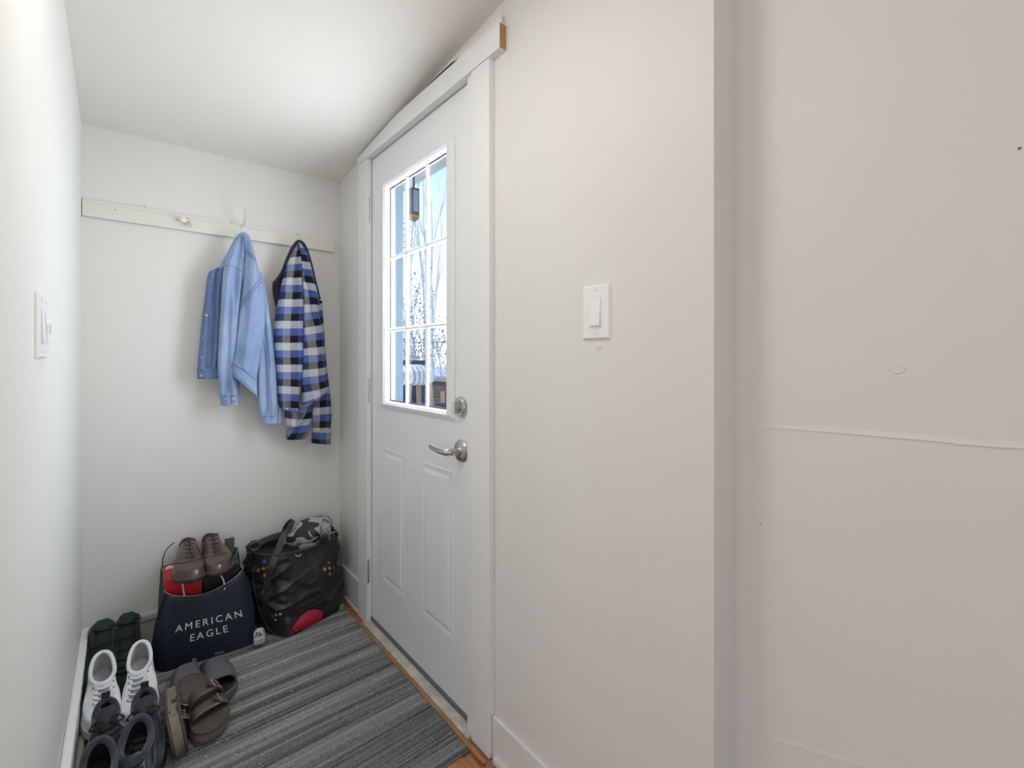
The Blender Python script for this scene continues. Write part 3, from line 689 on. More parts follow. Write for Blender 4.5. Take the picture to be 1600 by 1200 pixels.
# ---- buckled sandals
BIRK = mat('taupe_oiled_leather', (0.070, 0.060, 0.048), 0.33, var=.2, vscale=20, bump=.08, bscale=120)
BED = mat('suede_footbed', (0.085, 0.068, 0.052), 0.85, var=.25, vscale=14)
CORK = mat('cork', (0.22, 0.19, 0.145), 0.8, var=.2, vscale=80)
BRASS = mat('antique_brass', (0.62, 0.55, 0.40), 0.32, 1.0)
def birk(label, side, heel, yaw, pitch=0, roll=0, sq=1.0):
    r = thing('buckle_sandal', (0, 0, 0), label, 'sandal', 'taupe buckled sandals'); B = dict(parent=r, world=False)
    s = Shoe(L=.262, W=.106, tb=W_RND, side=side, sole=.034)
    so = s.solebody(.006, .034, .002, groove=False, spring=.003).build('cork_sole', CORK, smooth=True, **B)
    s.solebody(0, .007, .003, groove=False, spring=.003).build('outsole', mat('outsole_brown', (.10, .075, .05), .7), so, smooth=True, world=False)
    s.solebody(.0335, .037, -.001, groove=False, spring=.003).build('footbed', BED, smooth=True, **B)
    MB().tube([p + Vector((0, 0, .036 + .003 * sstep(.78, 1, t))) for p, (t, sd) in zip(s.fp, s.lt)], .0042, 6, close=True).build('rim', BED, smooth=True, angle=80, **B)
    for t0, t1, h in ((.43, .59, .080 * sq), (.64, .785, .066 * sq)):
        st = arch(s, t0, t1, h, .003, z0=.028, skew=-.02 * side, grow=.0025).build('strap', BIRK, smooth=True, angle=50, **B)
        tm = (t0 + t1) / 2; hw = .044
        # second layer of strap, tail and buckle on the outer side
        c = Vector((side * .032, tm * s.L, h - .010)); ax = Vector((side * .72, 0, -.70)).normalized(); up_ = Vector((side * .70, 0, .72)).normalized(); yv = Vector((0, 1, 0))
        MB().prism([c + up_ * .004 + ax * a - yv * b for a, b in ((-.030, -.011), (.030, -.011), (.036, 0), (.030, .011), (-.030, .011))], up_ * .003).build('strap_tail', BIRK, st, world=False, bevel=.001)
        fr = [c + up_ * .010 + ax * a + yv * b for a, b in ((-.013, -.017), (.013, -.017), (.013, .017), (-.013, .017))]
        bk = MB().tube(fr, .0022, 6, close=True).build('buckle', BRASS, st, world=False)
        MB().tube([c + up_ * .010 - ax * .013, c + up_ * .012, c + up_ * .0095 + ax * .014], .0014, 6).build('buckle_prong', BRASS, st, world=False)
    place(r, heel, yaw, pitch, roll); return r
birk('taupe two-strap buckled sandal with its toe toward the open mat', -1, (.160, 1.915, .064), .22, pitch=-.205)
birk('taupe buckled sandal tipped on its edge showing the pale cork sole', 1, (.104, 1.905, .056), -.02, pitch=0, roll=math.radians(-82), sq=.62)
# ================================================================== SHOPPING BAG, BOXES, OXFORDS
from mathutils.bvhtree import BVHTree
def bvh_of(mb): return BVHTree.FromPolygons([tuple(p) for p in mb.v], mb.f)
EYEP = Vector((0, 0, CAMH))
def hit(bv, px, py):
    r = ray(px, py).normalized(); q = bv.ray_cast(EYEP, r)
    if q[0] is None: return None, None
    n_ = q[1] if q[1].dot(r) < 0 else -q[1]
    return q[0], n_
def seam(bv, pix, r, name, m, parent, k=6, lift=.4):
    pts = []
    for p in cat_curve([(a, b_, 0) for a, b_ in pix], k):
        c, n_ = hit(bv, p.x, p.y)
        if c is not None: pts.append(c + n_ * r * lift)
    if len(pts) > 2: return MB().tube(pts, r, 6).build(name, m, parent, smooth=True)
def dot(bv, px, py, r, name, m, parent, h=.0012, n_=18):
    c, n_ = hit(bv, px, py)
    if c is not None: return MB().lathe(c - n_ * .001, n_, [(r, 0), (r, h + .0005), (r * .85, h + .001), (0, h + .001)], n_ if isinstance(n_, int) else 18).build(name, m, parent, smooth=True)

NAVY = mat('navy_paper', (0.014, 0.021, 0.033), 0.5, var=.12, vscale=6, bump=.15, bscale=14, bdist=.004)
PAPER = mat('white_paper', (0.70, 0.70, 0.67), 0.7)
INK = mat('white_print', (0.80, 0.81, 0.80), 0.6)
xLt = [(0, .092), (.3, .076), (.6, .088), (1, .117)]; xRt = [(0, .418), (.5, .413), (.8, .400), (1, .376)]
def ztop(u): return .303 - .040 * math.sin(PI * min(1, u / .98)) + .004 * u
def bag_front(u, v):
    x = lerp(table(xLt, v), table(xRt, v), u)
    y = lerp(lerp(2.150, 2.122, u), lerp(2.130, 2.150, u), v) - .012 * math.sin(PI * u) * math.sin(PI * min(1, v * .9)) + .022 * (u > .86) * ((u - .86) / .14) ** 2 + .03 * (u < .12) * ((.12 - u) / .12) ** 2
    return Vector((x, y, MAT_Z + v * (ztop(u) - MAT_Z)))
def bag_loop(v):
    r = [bag_front(k / 24, v) for k in range(25)]
    fr, fl = r[-1], r[0]
    br = Vector((lerp(.424, .382, v), 2.322, MAT_Z + v * .345)); bl = Vector((lerp(.095, .112, v), 2.326, MAT_Z + v * .335))
    pin = .018 * math.sin(PI * v * .7)
    for k in range(1, 7):
        q = k / 7; p = fr.lerp(br, q); p.x -= pin * math.sin(PI * q); r.append(p)
    for k in range(13): r.append(br.lerp(bl, k / 12))
    for k in range(1, 7):
        q = k / 7; p = bl.lerp(fl, q); p.x += pin * .6 * math.sin(PI * q); r.append(p)
    return r
bag = thing('shopping_bag', (.26, 2.22, MAT_Z), 'navy paper shopping bag lettered in white, holding shoe boxes', 'shopping bag')
bmb = MB().rings([bag_loop(k / 14) for k in range(15)], (True, False))
bo = bmb.build('bag_body', NAVY, bag, smooth=True, angle=50)
sd = bo.modifiers.new('thickness', 'SOLIDIFY'); sd.thickness = .0012; sd.offset = -1
bbv = bvh_of(bmb)
MB().tube([p + Vector((0, -.0004, .0006)) for p in bag_loop(1)], .0009, 5, close=True).build('paper_edge', PAPER, bag)
def text_quad(bv, txt, quad, m, parent, name, spacing=1.25, lift=.0009):
    """word laid on the bag: quad = pixel corners (bottom-left, bottom-right, top-right, top-left)"""
    cu = bpy.data.curves.new('word', 'FONT'); cu.body = txt; cu.size = 1; cu.space_character = spacing; cu.resolution_u = 3
    ob = bpy.data.objects.new('word', cu); C.objects.link(ob); bpy.context.view_layer.update()
    dg = bpy.context.evaluated_depsgraph_get(); me = ob.evaluated_get(dg).to_mesh()
    bm = bmesh.new(); bm.from_mesh(me); bmesh.ops.triangulate(bm, faces=bm.faces)
    bmesh.ops.subdivide_edges(bm, edges=[e_ for e_ in bm.edges if e_.calc_length() > .25], cuts=2)
    vs_ = [v.co.copy() for v in bm.verts]; fs_ = [tuple(v.index for v in f.verts) for f in bm.faces]
    bm.free(); ob.evaluated_get(dg).to_mesh_clear(); bpy.data.objects.remove(ob); bpy.data.curves.remove(cu)
    x0, x1 = min(v.x for v in vs_), max(v.x for v in vs_); y0, y1 = min(v.y for v in vs_), max(v.y for v in vs_)
    out = []
    for v in vs_:
        a, b_ = (v.x - x0) / (x1 - x0), (v.y - y0) / (y1 - y0)
        q = [Vector((*p, 0)) for p in quad]; p = q[0].lerp(q[1], a).lerp(q[3].lerp(q[2], a), b_)
        c, n_ = hit(bv, p.x, p.y); c = c if c is not None else onY(p.x, p.y, 2.13); out.append(c + (n_ or Vector((0, -1, 0))) * lift)
    return MB().add(out, fs_).build(name, m, parent)
text_quad(bbv, 'AMERICAN', [(273.5, 988.5), (378.5, 963.5), (376.5, 953.0), (274.5, 977.5)], INK, bag, 'lettering', 1.35)
text_quad(bbv, 'EAGLE', [(297, 1002.5), (356.5, 987.0), (355, 976.5), (297.5, 991.5)], INK, bag, 'lettering', 1.3)
ring_ = []
for k in range(12):
    c, n_ = hit(bbv, 304 + 2.6 * math.cos(2 * PI * k / 12), 1031.3 + 2.6 * math.sin(2 * PI * k / 12))
    if c is not None: ring_.append(c + n_ * .0006)
if len(ring_) == 12: MB().tube(ring_, .0011, 5, close=True).build('round_mark', INK, bag)
seam(bbv, [(335.5, 1023), (338.5, 1019.5), (341, 1022), (343.5, 1018.5), (346, 1019.5), (350, 1017)], .0007, 'small_print', INK, bag, 3)
MB().tube([p + Vector((0, -.0015, 0)) for p in [bag_front(.0, v / 10) for v in range(11)]], .0012, 5).build('fold_edge', NAVY, bag, smooth=True)
RED = mat('red_card', (0.62, 0.012, 0.022), 0.45, var=.05, vscale=8)
BKC = mat('black_card', (0.014, 0.016, 0.017), 0.4, var=.1, vscale=8)
rbx = thing('shoe_box', (.177, 2.235, .30), 'red shoe box standing in the navy bag', 'box', 'shoe boxes in the bag')
MB().box(.120, .234, 2.168, 2.318, .03, .332).build('box_body', RED, rbx, bevel=.001)
MB().box(.118, .236, 2.166, 2.320, .300, .342).build('box_lid', RED, rbx, bevel=.001)
MB().tube([(.120 + .004 + .030 * k / 8, 2.275 + .012 * math.sin(PI * k / 8), .3426) for k in range(9)], [.001 + .009 * math.sin(PI * k / 8) for k in range(9)], 8, flat=1, up=(0, 0, .12)).build('white_mark', INK, rbx)
kbx = thing('shoe_box', (.30, 2.235, .30), 'black shoe box standing next to the red one', 'box', 'shoe boxes in the bag')
MB().box(.240, .362, 2.172, 2.310, .03, .328).build('box_body', BKC, kbx, bevel=.001)
MB().box(.238, .364, 2.170, 2.312, .298, .338).build('box_lid', BKC, kbx, bevel=.001)
MB().box(.330, .366, 2.306, 2.3095, .30, .402).build('side_flap', mat('grey_card', (.10, .10, .105), .6), kbx)
CORD = mat('white_cord', (0.78, 0.77, 0.75), 0.8)
for pts in ([onY(288, 931, 2.134), onY(286, 918, 2.150), onY(285, 908, 2.158), (.183, 2.19, .345), (.21, 2.23, .345)],
            [onY(351, 921, 2.140), onY(349.5, 908, 2.150), onY(345, 899, 2.158), (.283, 2.182, .341), (.25, 2.178, .341), (.236, 2.20, .345)]):
    MB().tube(cat_curve(pts, 6), .0027, 6).build('cord_handle', CORD, bag, smooth=True)
MB().tube(cat_curve([(.118, 2.322, .33), (.120, 2.326, .375), (.135, 2.330, .408), (.158, 2.332, .425)], 6), .0018, 6).build('rear_cord', BLACE, bag, smooth=True)
oxford('brown leather oxford shoe on the bag, with its sole over the red box', 1, (.200, 2.345, .3465), -.03, 0)
oxford('brown leather oxford shoe on the bag, nearer the black tote', -1, (.275, 2.347, .3455), .02, 0)

# ================================================================== BLACK TOTE
NYL = mat('black_nylon', (0.026, 0.026, 0.029), 0.27, var=.15, vscale=10, bump=.5, bscale=22, bdist=.008)
WEB = mat('black_webbing', (0.036, 0.036, 0.040), 0.5, bump=.4, bscale=300)
tote = thing('tote_bag', (.60, 2.22, MAT_Z), 'black insulated tote bag with coloured dots and a red half-moon', 'bag')
tb_ = [(.530, 2.088), (.640, 2.112), (.765, 2.158), (.785, 2.235), (.772, 2.325), (.600, 2.332), (.445, 2.330), (.440, 2.272), (.452, 2.205), (.480, 2.145)]
tt_ = [(.528, 2.122), (.640, 2.150), (.752, 2.190), (.790, 2.250), (.775, 2.322), (.600, 2.332), (.432, 2.330), (.418, 2.285), (.425, 2.225), (.460, 2.165)]
def tote_loop(v):
    pts = []
    for (x0, y0), (x1, y1) in zip(tb_, tt_):
        z = lerp(.350, .372, sstep(.42, .5, 1 - x1)) if True else 0
        p = Vector((lerp(x0, x1, v), lerp(y0, y1, v), lerp(MAT_Z, .345 - .012 * (x1 > .6), v)))
        pts.append(p)
    lp_ = cat_curve(pts, 16, True); c = Vector((.61, 2.23, 0)); out = []
    for p in lp_:
        d = Vector((p.x - c.x, p.y - c.y, 0)); l = d.length
        k = 1 + .03 * math.sin(PI * v) + .17 * (noise.noise(Vector((p.x * 8, p.y * 8, v * 4.0))) + .45 * abs(noise.noise(Vector((p.x * 11 + v * 3, p.y * 11, v * 8)))) - .1) * math.sin(PI * min(1, v * .95 + .03))
        w3 = Vector((p.x * 7, p.y * 7 + v * 1.4, v * 3.4 - p.x * 4)); k += (.10 * (1 - abs(noise.noise(w3 * 1.1))) ** 6 - .05 * (1 - abs(noise.noise(w3 * 1.7 + Vector((5, 2, 8))))) ** 8) * math.sin(PI * min(1, v * .96 + .02))
        q = c + d * k; q.y = min(q.y, BY - .028); q.x = min(q.x, RX - .03); q.z = p.z; out.append(q)
    return out
tmb = MB().rings([tote_loop(k / 64) for k in range(65)], (True, False))
to_ = tmb.build('tote_body', NYL, tote, smooth=True, angle=70)
sd = to_.modifiers.new('thickness', 'SOLIDIFY'); sd.thickness = .003; sd.offset = -1
tbv = bvh_of(tmb)
MB().tube(tote_loop(1), .0045, 6, close=True).build('rim_binding', WEB, tote, smooth=True, angle=80)
MB().rings([[Vector((lerp(p.x, .61, .03), lerp(p.y, 2.23, .03), .315)) for p in tote_loop(1)], [Vector((.61 + (p.x - .61) * .1, 2.23 + (p.y - 2.23) * .1, .325)) for p in tote_loop(1)]], (False, True)).build('inner_cloth', mat('tote_inside', (.02, .02, .022), .8), tote)
seam(tbv, [(452, 868), (455, 890), (459, 915), (456, 945), (452, 970), (450, 994)], .0026, 'piping', WEB, tote)
seam(tbv, [(400, 875), (396, 905), (402, 940), (412, 968), (428, 990), (449, 996)], .0022, 'piping', WEB, tote)
for (px, py, r, col) in [(413, 878, .0085, (.16, .06, .50)), (412, 889, .0080, (.12, .55, .12)), (404, 891, .0085, (.55, .02, .03)), (414, 899, .0075, (.62, .12, .16)), (420, 887, .0065, (.25, .55, .65)),
                         (514, 879, .0072, (.30, .14, .60)), (515, 888, .0070, (.14, .50, .14)), (507.5, 889.5, .0080, (.62, .16, .14)), (515.5, 896.5, .0070, (.58, .18, .26)), (521, 887, .004, (.06, .35, .16)),
                         (432.5, 953, .0058, (.16, .06, .50)), (431.5, 961, .0058, (.15, .60, .20)), (425.5, 963, .0056, (.60, .06, .06)), (438, 959.5, .0054, (.35, .62, .80)), (430.5, 968.5, .0056, (.70, .32, .40))]:
    dot(tbv, px, py, r, 'coloured_dot', mat('dot_%d_%d' % (px, py), col, .5), tote)
# red half-moon along the lower front
prof_ = [(452, 993), (455, 984), (462, 973), (471, 962), (481, 955), (492, 952), (501, 953.5), (504.5, 959), (503, 966), (495, 972), (482, 980), (466, 989), (455, 994)]
hp_ = []
for a, b_ in prof_:
    c, n_ = hit(tbv, a, b_)
    if c is not None: hp_.append((c, n_))
ctr, cn = hit(tbv, 480, 969)
if ctr is not None:
    rs = [[c + n_ * -.0005 for c, n_ in hp_], [c + n_ * .0018 for c, n_ in hp_], [(c.lerp(ctr, .35)) + n_ * .006 for c, n_ in hp_], [(c.lerp(ctr, .7)) + n_ * .008 for c, n_ in hp_], [(c.lerp(ctr, .98)) + cn * .0085 for c, n_ in hp_]]
    MB().rings(rs, (False, True)).build('red_half_moon', mat('red_vinyl', (.52, .02, .05), .35, var=.06, vscale=10), tote, smooth=True, angle=60)
seam(tbv, [(461, 866), (464, 868.5), (468, 868.5), (470, 865.5)], .0014, 'printed_mark', INK, tote, 4)
def ribbon(pts, hw, name, m, parent, up=(-.3, -1, .2), k=6, th=.09):
    return MB().tube(cat_curve(pts, k), hw, 10, flat=th, up=up).build(name, m, parent, smooth=True, angle=60)
def off(bv, px, py, d=.004):
    c, n_ = hit(bv, px, py); return (c + n_ * d) if c is not None else onY(px, py, 2.13)
s1 = ribbon([off(tbv, 416, 921, .006), off(tbv, 422, 900, .009), off(tbv, 428, 880, .012), onY(435, 858, 2.150), onY(442, 840, 2.170), onY(452, 826, 2.200), (.585, 2.255, .435), (.575, 2.300, .400), (.560, 2.318, .345)], .0135, 'strap', WEB, tote)
lb = off(tbv, 413.5, 924, .010)
MB().disc(lb, (-.25, -1, .1), .0085, .003, 16).build('strap_badge', BLACK, tote)
MB().tube([lb + Vector((-.25, -1, .1)).normalized() * .0032 + Vector((math.cos(a) * .0055, 0, math.sin(a) * .0055)) for a in [2 * PI * k / 14 for k in range(14)]], .0008, 5, close=True).build('badge_ring', CHROME, tote)
ribbon([off(tbv, 503, 910, .004), off(tbv, 494, 896, .005), off(tbv, 487, 880, .006), off(tbv, 481, 867, .006)], .0135, 'strap', WEB, tote)
ribbon([off(tbv, 529, 885, .006), onY(529, 868, 2.20), onY(528, 855, 2.21), onY(523, 843, 2.23), (.745, 2.27, .365), (.70, 2.30, .35)], .0130, 'strap', WEB, tote)
ribbon([(.43, 2.235, .352), (.452, 2.25, .372), (.50, 2.27, .376), (.56, 2.285, .376)], .013, 'strap', WEB, tote, up=(0, -1, .5))
MB().tube([Vector((.428 + .020 * math.cos(a), 2.228, .372 + .017 * math.sin(a))) for a in [2 * PI * k / 20 for k in range(20)]], .0075, 8, close=True, flat=1.6, up=(0, 1, 0)).build('handle_loop', WEB, tote, smooth=True)
MB().prism([onY(528, 951, 2.165), onY(531, 946, 2.165), onY(535, 943, 2.165), onY(535, 950, 2.165), onY(530, 955, 2.165), onY(518, 959, 2.16), onY(519, 957, 2.16)], (.004, -.003, 0)).build('green_tag', mat('green_tag', (.08, .50, .10), .5), tote)

# camouflage pouch lying in the tote
def camo():
    m = bpy.data.materials.new('camouflage_cloth'); m.use_nodes = True; t = m.node_tree; p = t.nodes['Principled BSDF']; p.inputs['Roughness'].default_value = .75
    c = t.nodes.new('ShaderNodeTexCoord'); n_ = t.nodes.new('ShaderNodeTexNoise'); n_.inputs['Scale'].default_value = 15; n_.inputs['Detail'].default_value = .5; n_.inputs['Distortion'].default_value = .6
    mp = t.nodes.new('ShaderNodeMapping'); mp.inputs['Scale'].default_value = (.7, .7, 1.3)
    r = t.nodes.new('ShaderNodeValToRGB'); r.color_ramp.interpolation = 'CONSTANT'; el = r.color_ramp.elements
    el[0].position = 0; el[0].color = (.035, .037, .042, 1); el[1].position = .40; el[1].color = (.50, .48, .42, 1)
    for q, col in ((.50, (.13, .20, .31, 1)), (.58, (.52, .50, .44, 1)), (.66, (.05, .05, .055, 1))):
        k = el.new(q); k.color = col
    t.links.new(c.outputs['Object'], mp.inputs[0]); t.links.new(mp.outputs[0], n_.inputs['Vector']); t.links.new(n_.outputs['Fac'], r.inputs[0]); t.links.new(r.outputs[0], p.inputs['Base Color']); return m
pch = thing('drawstring_pouch', (.65, 2.25, .34), 'camouflage cloth pouch with white cords on top of the black tote', 'pouch')
pm_ = MB(); rs = []
for j in range(1, 16):
    t = PI * j / 16; r = []
    for k in range(28):
        a = 2 * PI * k / 28
        d = Vector((math.sin(t) * math.cos(a), math.sin(t) * math.sin(a), -math.cos(t)))
        kk = 1 + .22 * noise.noise(d * 1.9 + Vector((3, 1, 2))) + .08 * noise.noise(d * 5)
        r.append(Vector((.655 + d.x * .108 * kk, 2.258 + d.y * .068 * kk, .366 + d.z * .060 * kk + .10 * max(0, d.x) * .2)))
    rs.append(r)
pm_.rings(rs); pm_.build('pouch_cloth', camo(), pch, smooth=True, angle=80); pbv = bvh_of(pm_)
ribbon([off(pbv, 483, 826, .006), off(pbv, 492, 834, .008), off(pbv, 501, 841, .008), off(pbv, 510, 848, .008)], .013, 'black_strap', WEB, pch)
bk = off(pbv, 505, 842, .012)
MB().box(bk.x - .020, bk.x + .020, bk.y - .006, bk.y + .004, bk.z - .013, bk.z + .013).build('clip', BLACK, pch, bevel=.004)
MB().prism([onY(470, 820, 2.25), onY(482, 813, 2.25), onY(498, 816, 2.25), onY(499, 820, 2.25), onY(485, 818, 2.25)], (0, .03, -.004)).build('black_flap', BLACK, pch, bevel=.002)
MB().prism([onY(503, 818, 2.24), onY(523, 824, 2.24), onY(517, 834, 2.24), onY(505, 828, 2.24)], (0, .025, -.004)).build('black_flap', BLACK, pch, bevel=.002)
MB().prism([onY(468, 856, 2.18), onY(474, 851, 2.18), onY(494, 849, 2.18), onY(496, 856, 2.18), onY(490, 861, 2.18), onY(470, 862, 2.18)], (0, .018, 0)).build('grey_tab', mat('grey_tab', (.30, .29, .26), .7), pch, bevel=.003)
for pix in ([(510, 825), (514, 831), (509, 836), (516, 841), (511, 847)], [(505, 828), (511, 833), (518, 832), (526, 831)], [(500, 832), (496, 843), (488, 853), (482, 863)], [(506, 838), (503, 845), (497, 850), (494, 858)], [(445, 848), (450, 836), (458, 827), (468, 822)], [(503, 826), (508, 824), (513, 826), (515, 836)]):
    pts = cat_curve([off(pbv, a, b_, .010) if hit(pbv, a, b_)[0] is not None else onY(a, b_, 2.205) for a, b_ in pix], 5)
    MB().tube(pts, .0014, 5).build('white_cord', CORD, pch, smooth=True)

# ------------------------------------------------------------------ plug-in night light lying by the bags
nl0 = onZ(405, 1010, MAT_Z + .004)
nl = thing('night_light', nl0, 'small plug-in night light with clear top between the two bags', 'night light')
B0 = nl0 + Vector((0, 0, .012))
def sup(c, hx, hy, n_=20, e_=.5): return [c + Vector((hx * math.copysign(abs(math.cos(a)) ** e_, math.cos(a)), hy * math.copysign(abs(math.sin(a)) ** e_, math.sin(a)), 0)) for a in [2 * PI * k / n_ for k in range(n_)]]
NW = mat('cream_plastic', (.62, .60, .54), .4)
MB().rings([sup(B0, .013, .010), sup(B0 + Vector((0, 0, .004)), .019, .013), sup(B0 + Vector((0, 0, .026)), .021, .014), sup(B0 + Vector((0, 0, .029)), .019, .012)]).build('housing', NW, nl, smooth=True)
gm = mat('clear_bulb', (.55, .58, .60), .08, coat=.5)
MB().rings([sup(B0 + Vector((0, 0, .029)), .0195, .0125, e_=.8), sup(B0 + Vector((0, 0, .042)), .0215, .0125, e_=.8), sup(B0 + Vector((0, 0, .054)), .018, .010, e_=.9), sup(B0 + Vector((0, 0, .061)), .009, .005, e_=1)]).build('clear_top', gm, nl, smooth=True)
rnd = random.Random(2)
for k in range(9):
    q = B0 + Vector((rnd.uniform(-.014, .014), -.0122, rnd.uniform(.033, .054)))
    MB().sphere(q, rnd.uniform(.002, .0042), 5).build('facet', mat('facet_dark', (.06, .07, .09), .15), nl, smooth=True)
for s_ in (-1, 1): MB().box(B0.x + s_ * .0055 - .0007, B0.x + s_ * .0055 + .0007, B0.y - .0032, B0.y + .0032, B0.z - .0125, B0.z + .002).build('prong', CHROME, nl)
# ================================================================== GARMENTS ON THE RAIL
def denim(name, c0, c1):
    m = mat(name, c0, .85, col2=c1, vscale=7, stretch=(1.4, 1.4, .8), bump=.35, bscale=420, sheen=.15, detail=6); return m
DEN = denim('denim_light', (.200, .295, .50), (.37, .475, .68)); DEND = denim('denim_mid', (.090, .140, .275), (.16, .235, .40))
STI = mat('denim_stitch', (.07, .12, .26), .8); BTN = mat('button_metal', (.45, .36, .27), .4, .8)
def plaid():
    m = bpy.data.materials.new('flannel_check'); m.use_nodes = True; t = m.node_tree; p = t.nodes['Principled BSDF']; p.inputs['Roughness'].default_value = .9; p.inputs['Specular IOR Level'].default_value = .15
    uv = t.nodes.new('ShaderNodeUVMap'); uv.uv_map = 'UVMap'; sp_ = t.nodes.new('ShaderNodeSeparateXYZ'); t.links.new(uv.outputs[0], sp_.inputs[0])
    def stripes(sock, per, offs):
        a = t.nodes.new('ShaderNodeMath'); a.operation = 'MULTIPLY_ADD'; a.inputs[1].default_value = 1 / per; a.inputs[2].default_value = offs; t.links.new(sock, a.inputs[0])
        f = t.nodes.new('ShaderNodeMath'); f.operation = 'FRACT'; t.links.new(a.outputs[0], f.inputs[0])
        r = t.nodes.new('ShaderNodeValToRGB'); r.color_ramp.interpolation = 'CONSTANT'; el = r.color_ramp.elements
        el[0].position = 0; el[0].color = (.52, .52, .55, 1); el[1].position = .34; el[1].color = (.012, .014, .020, 1); k = el.new(.67); k.color = (.085, .135, .36, 1)
        t.links.new(f.outputs[0], r.inputs[0]); return r.outputs[0]
    a = stripes(sp_.outputs['Y'], .099, .1); b = stripes(sp_.outputs['X'], .105, .35)
    mx = t.nodes.new('ShaderNodeMix'); mx.data_type = 'RGBA'; mx.inputs[0].default_value = .30
    t.links.new(a, mx.inputs[6]); t.links.new(b, mx.inputs[7])
    c = t.nodes.new('ShaderNodeTexCoord'); n_ = t.nodes.new('ShaderNodeTexNoise'); n_.inputs['Scale'].default_value = 300; t.links.new(c.outputs['Object'], n_.inputs['Vector'])
    m2 = t.nodes.new('ShaderNodeMix'); m2.data_type = 'RGBA'; m2.blend_type = 'OVERLAY'; m2.inputs[0].default_value = .25
    t.links.new(mx.outputs[2], m2.inputs[6]); t.links.new(n_.outputs['Color'], m2.inputs[7]); t.links.new(mx.outputs[2], p.inputs['Base Color'])
    bp = t.nodes.new('ShaderNodeBump'); bp.inputs['Strength'].default_value = .3; bp.inputs['Distance'].default_value = .001; t.links.new(n_.outputs['Fac'], bp.inputs['Height']); t.links.new(bp.outputs[0], p.inputs['Normal'])
    return m
PLD = plaid(); PDK = mat('flannel_band', (.022, .024, .030), .9)
def piece(name, rows, Y, th, m, parent, folds=2.2, amp=.004, ph=0.0, drift=1.5, N=30, yslope=0.0, uoff=0.0, voff=0.0, taper=.12, lean=0.0, open_end=True, ushift=0.0):
    L_ = cat_curve([onY(*r[0], Y) for r in rows], 7); R_ = cat_curve([onY(*r[1], Y) for r in rows], 7)
    rs = []; uvs = []; vl = voff; n_ = len(L_); pm_ = None
    for i, (a, b) in enumerate(zip(L_, R_)):
        mid = (a + b) / 2
        if pm_ is not None: vl += (mid - pm_).length
        pm_ = mid; w_ = (b - a).length
        q = i / (n_ - 1); tk = th * (taper + (1 - taper) * sstep(0, .25, q)); tk = min(tk, w_ * .42)
        yb = Y + yslope * q; fr, bk = [], []
        for k in range(N):
            s_ = -1 + 2 * k / (N - 1); e_ = max(0, 1 - abs(s_) ** 2.6) ** .5
            rp = amp * sstep(0, .2, q) * (math.sin(folds * PI * s_ + ph + drift * q) + .22 * math.sin(folds * 2.3 * PI * s_ + ph * 2.1 - drift * 1.7 * q) + .8 * noise.noise(Vector((s_ * 2.0 + ph, q * 7, 1.3)))) * e_
            pz = a.lerp(b, (s_ + 1) / 2)
            fr.append(Vector((pz.x, yb + lean * s_ - tk * e_ + rp, pz.z)))
            bk.append(Vector((pz.x, yb + lean * s_ + tk * .55 * e_ + rp * .4, pz.z)))
            u_ = uoff + s_ * w_ * .56 + ushift * q
            if k == 0: us = []
            us.append((u_, -vl))
        ring = fr + list(reversed(bk[1:-1])); rs.append(ring); uvs += us + list(reversed(us[1:-1]))
    mb = MB().rings(rs)
    o = mb.build(name, m, parent, smooth=True, angle=70, uvs=uvs)
    return o, mb
jk = thing('denim_jacket', onY(380, 640, 2.29), 'light blue denim jacket hanging from the long hook', 'jacket')
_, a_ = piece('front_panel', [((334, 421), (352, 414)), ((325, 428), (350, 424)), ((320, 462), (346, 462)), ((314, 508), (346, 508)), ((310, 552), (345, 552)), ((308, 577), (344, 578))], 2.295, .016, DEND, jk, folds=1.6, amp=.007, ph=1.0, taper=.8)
fbv = bvh_of(a_)
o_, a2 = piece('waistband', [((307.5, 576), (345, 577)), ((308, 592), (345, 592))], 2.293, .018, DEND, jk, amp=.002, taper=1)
wbv = bvh_of(a2)
for px, py in [(322, 493), (317.5, 526), (315.5, 559)]:
    seam(fbv, [(px - 4.5, py + .5), (px, py), (px + 4.5, py)], .0014, 'buttonhole', STI, jk, 2); dot(fbv, px, py, .0052, 'button', BTN, jk, .002)
for pix in ([(310, 578.5), (325, 580), (342, 580)], [(310, 590), (325, 590.5), (342, 590.5)]): seam(wbv, pix, .0010, 'stitching', STI, jk)
dot(wbv, 314, 587, .0056, 'button', BTN, jk, .002)
for pix in ([(326, 434), (335, 436), (345, 439)], [(331, 440), (328, 480), (325, 520), (323, 575)], [(338, 440), (337, 480), (335, 530), (330, 574)], [(322, 456), (328, 460), (334, 462)]):
    seam(fbv, pix, .0010, 'stitching', STI, jk)
_, b_ = piece('sleeve', [((376, 367), (384, 366)), ((366, 379), (384, 380)), ((356, 400), (383, 402)), ((350, 416), (381, 424)), ((346, 450), (379, 455)), ((344, 490), (376, 495)), ((341, 540), (374, 545)), ((340, 578), (373, 580)), ((342, 600), (374, 600)), ((344, 618), (373, 616))], 2.272, .028, DEN, jk, folds=1.5, amp=.010, ph=.4, drift=3)
sbv = bvh_of(b_)
_, q1 = piece('cuff', [((343.5, 616), (373.5, 614)), ((345, 634), (372.5, 632))], 2.272, .026, DEN, jk, amp=.001, taper=1)
seam(bvh_of(q1), [(346, 618.5), (358, 618), (371, 616.5)], .0010, 'stitching', STI, jk)
seam(bvh_of(q1), [(361.5, 617), (361, 625), (361, 632)], .0016, 'cuff_slit', STI, jk)
for px, py in [(353, 625), (366, 627)]:
    c_ = onY(px, py, 2.2445); MB().sphere(c_, .005, 6, (1, .5, 1)).build('button', BTN, jk, smooth=True)
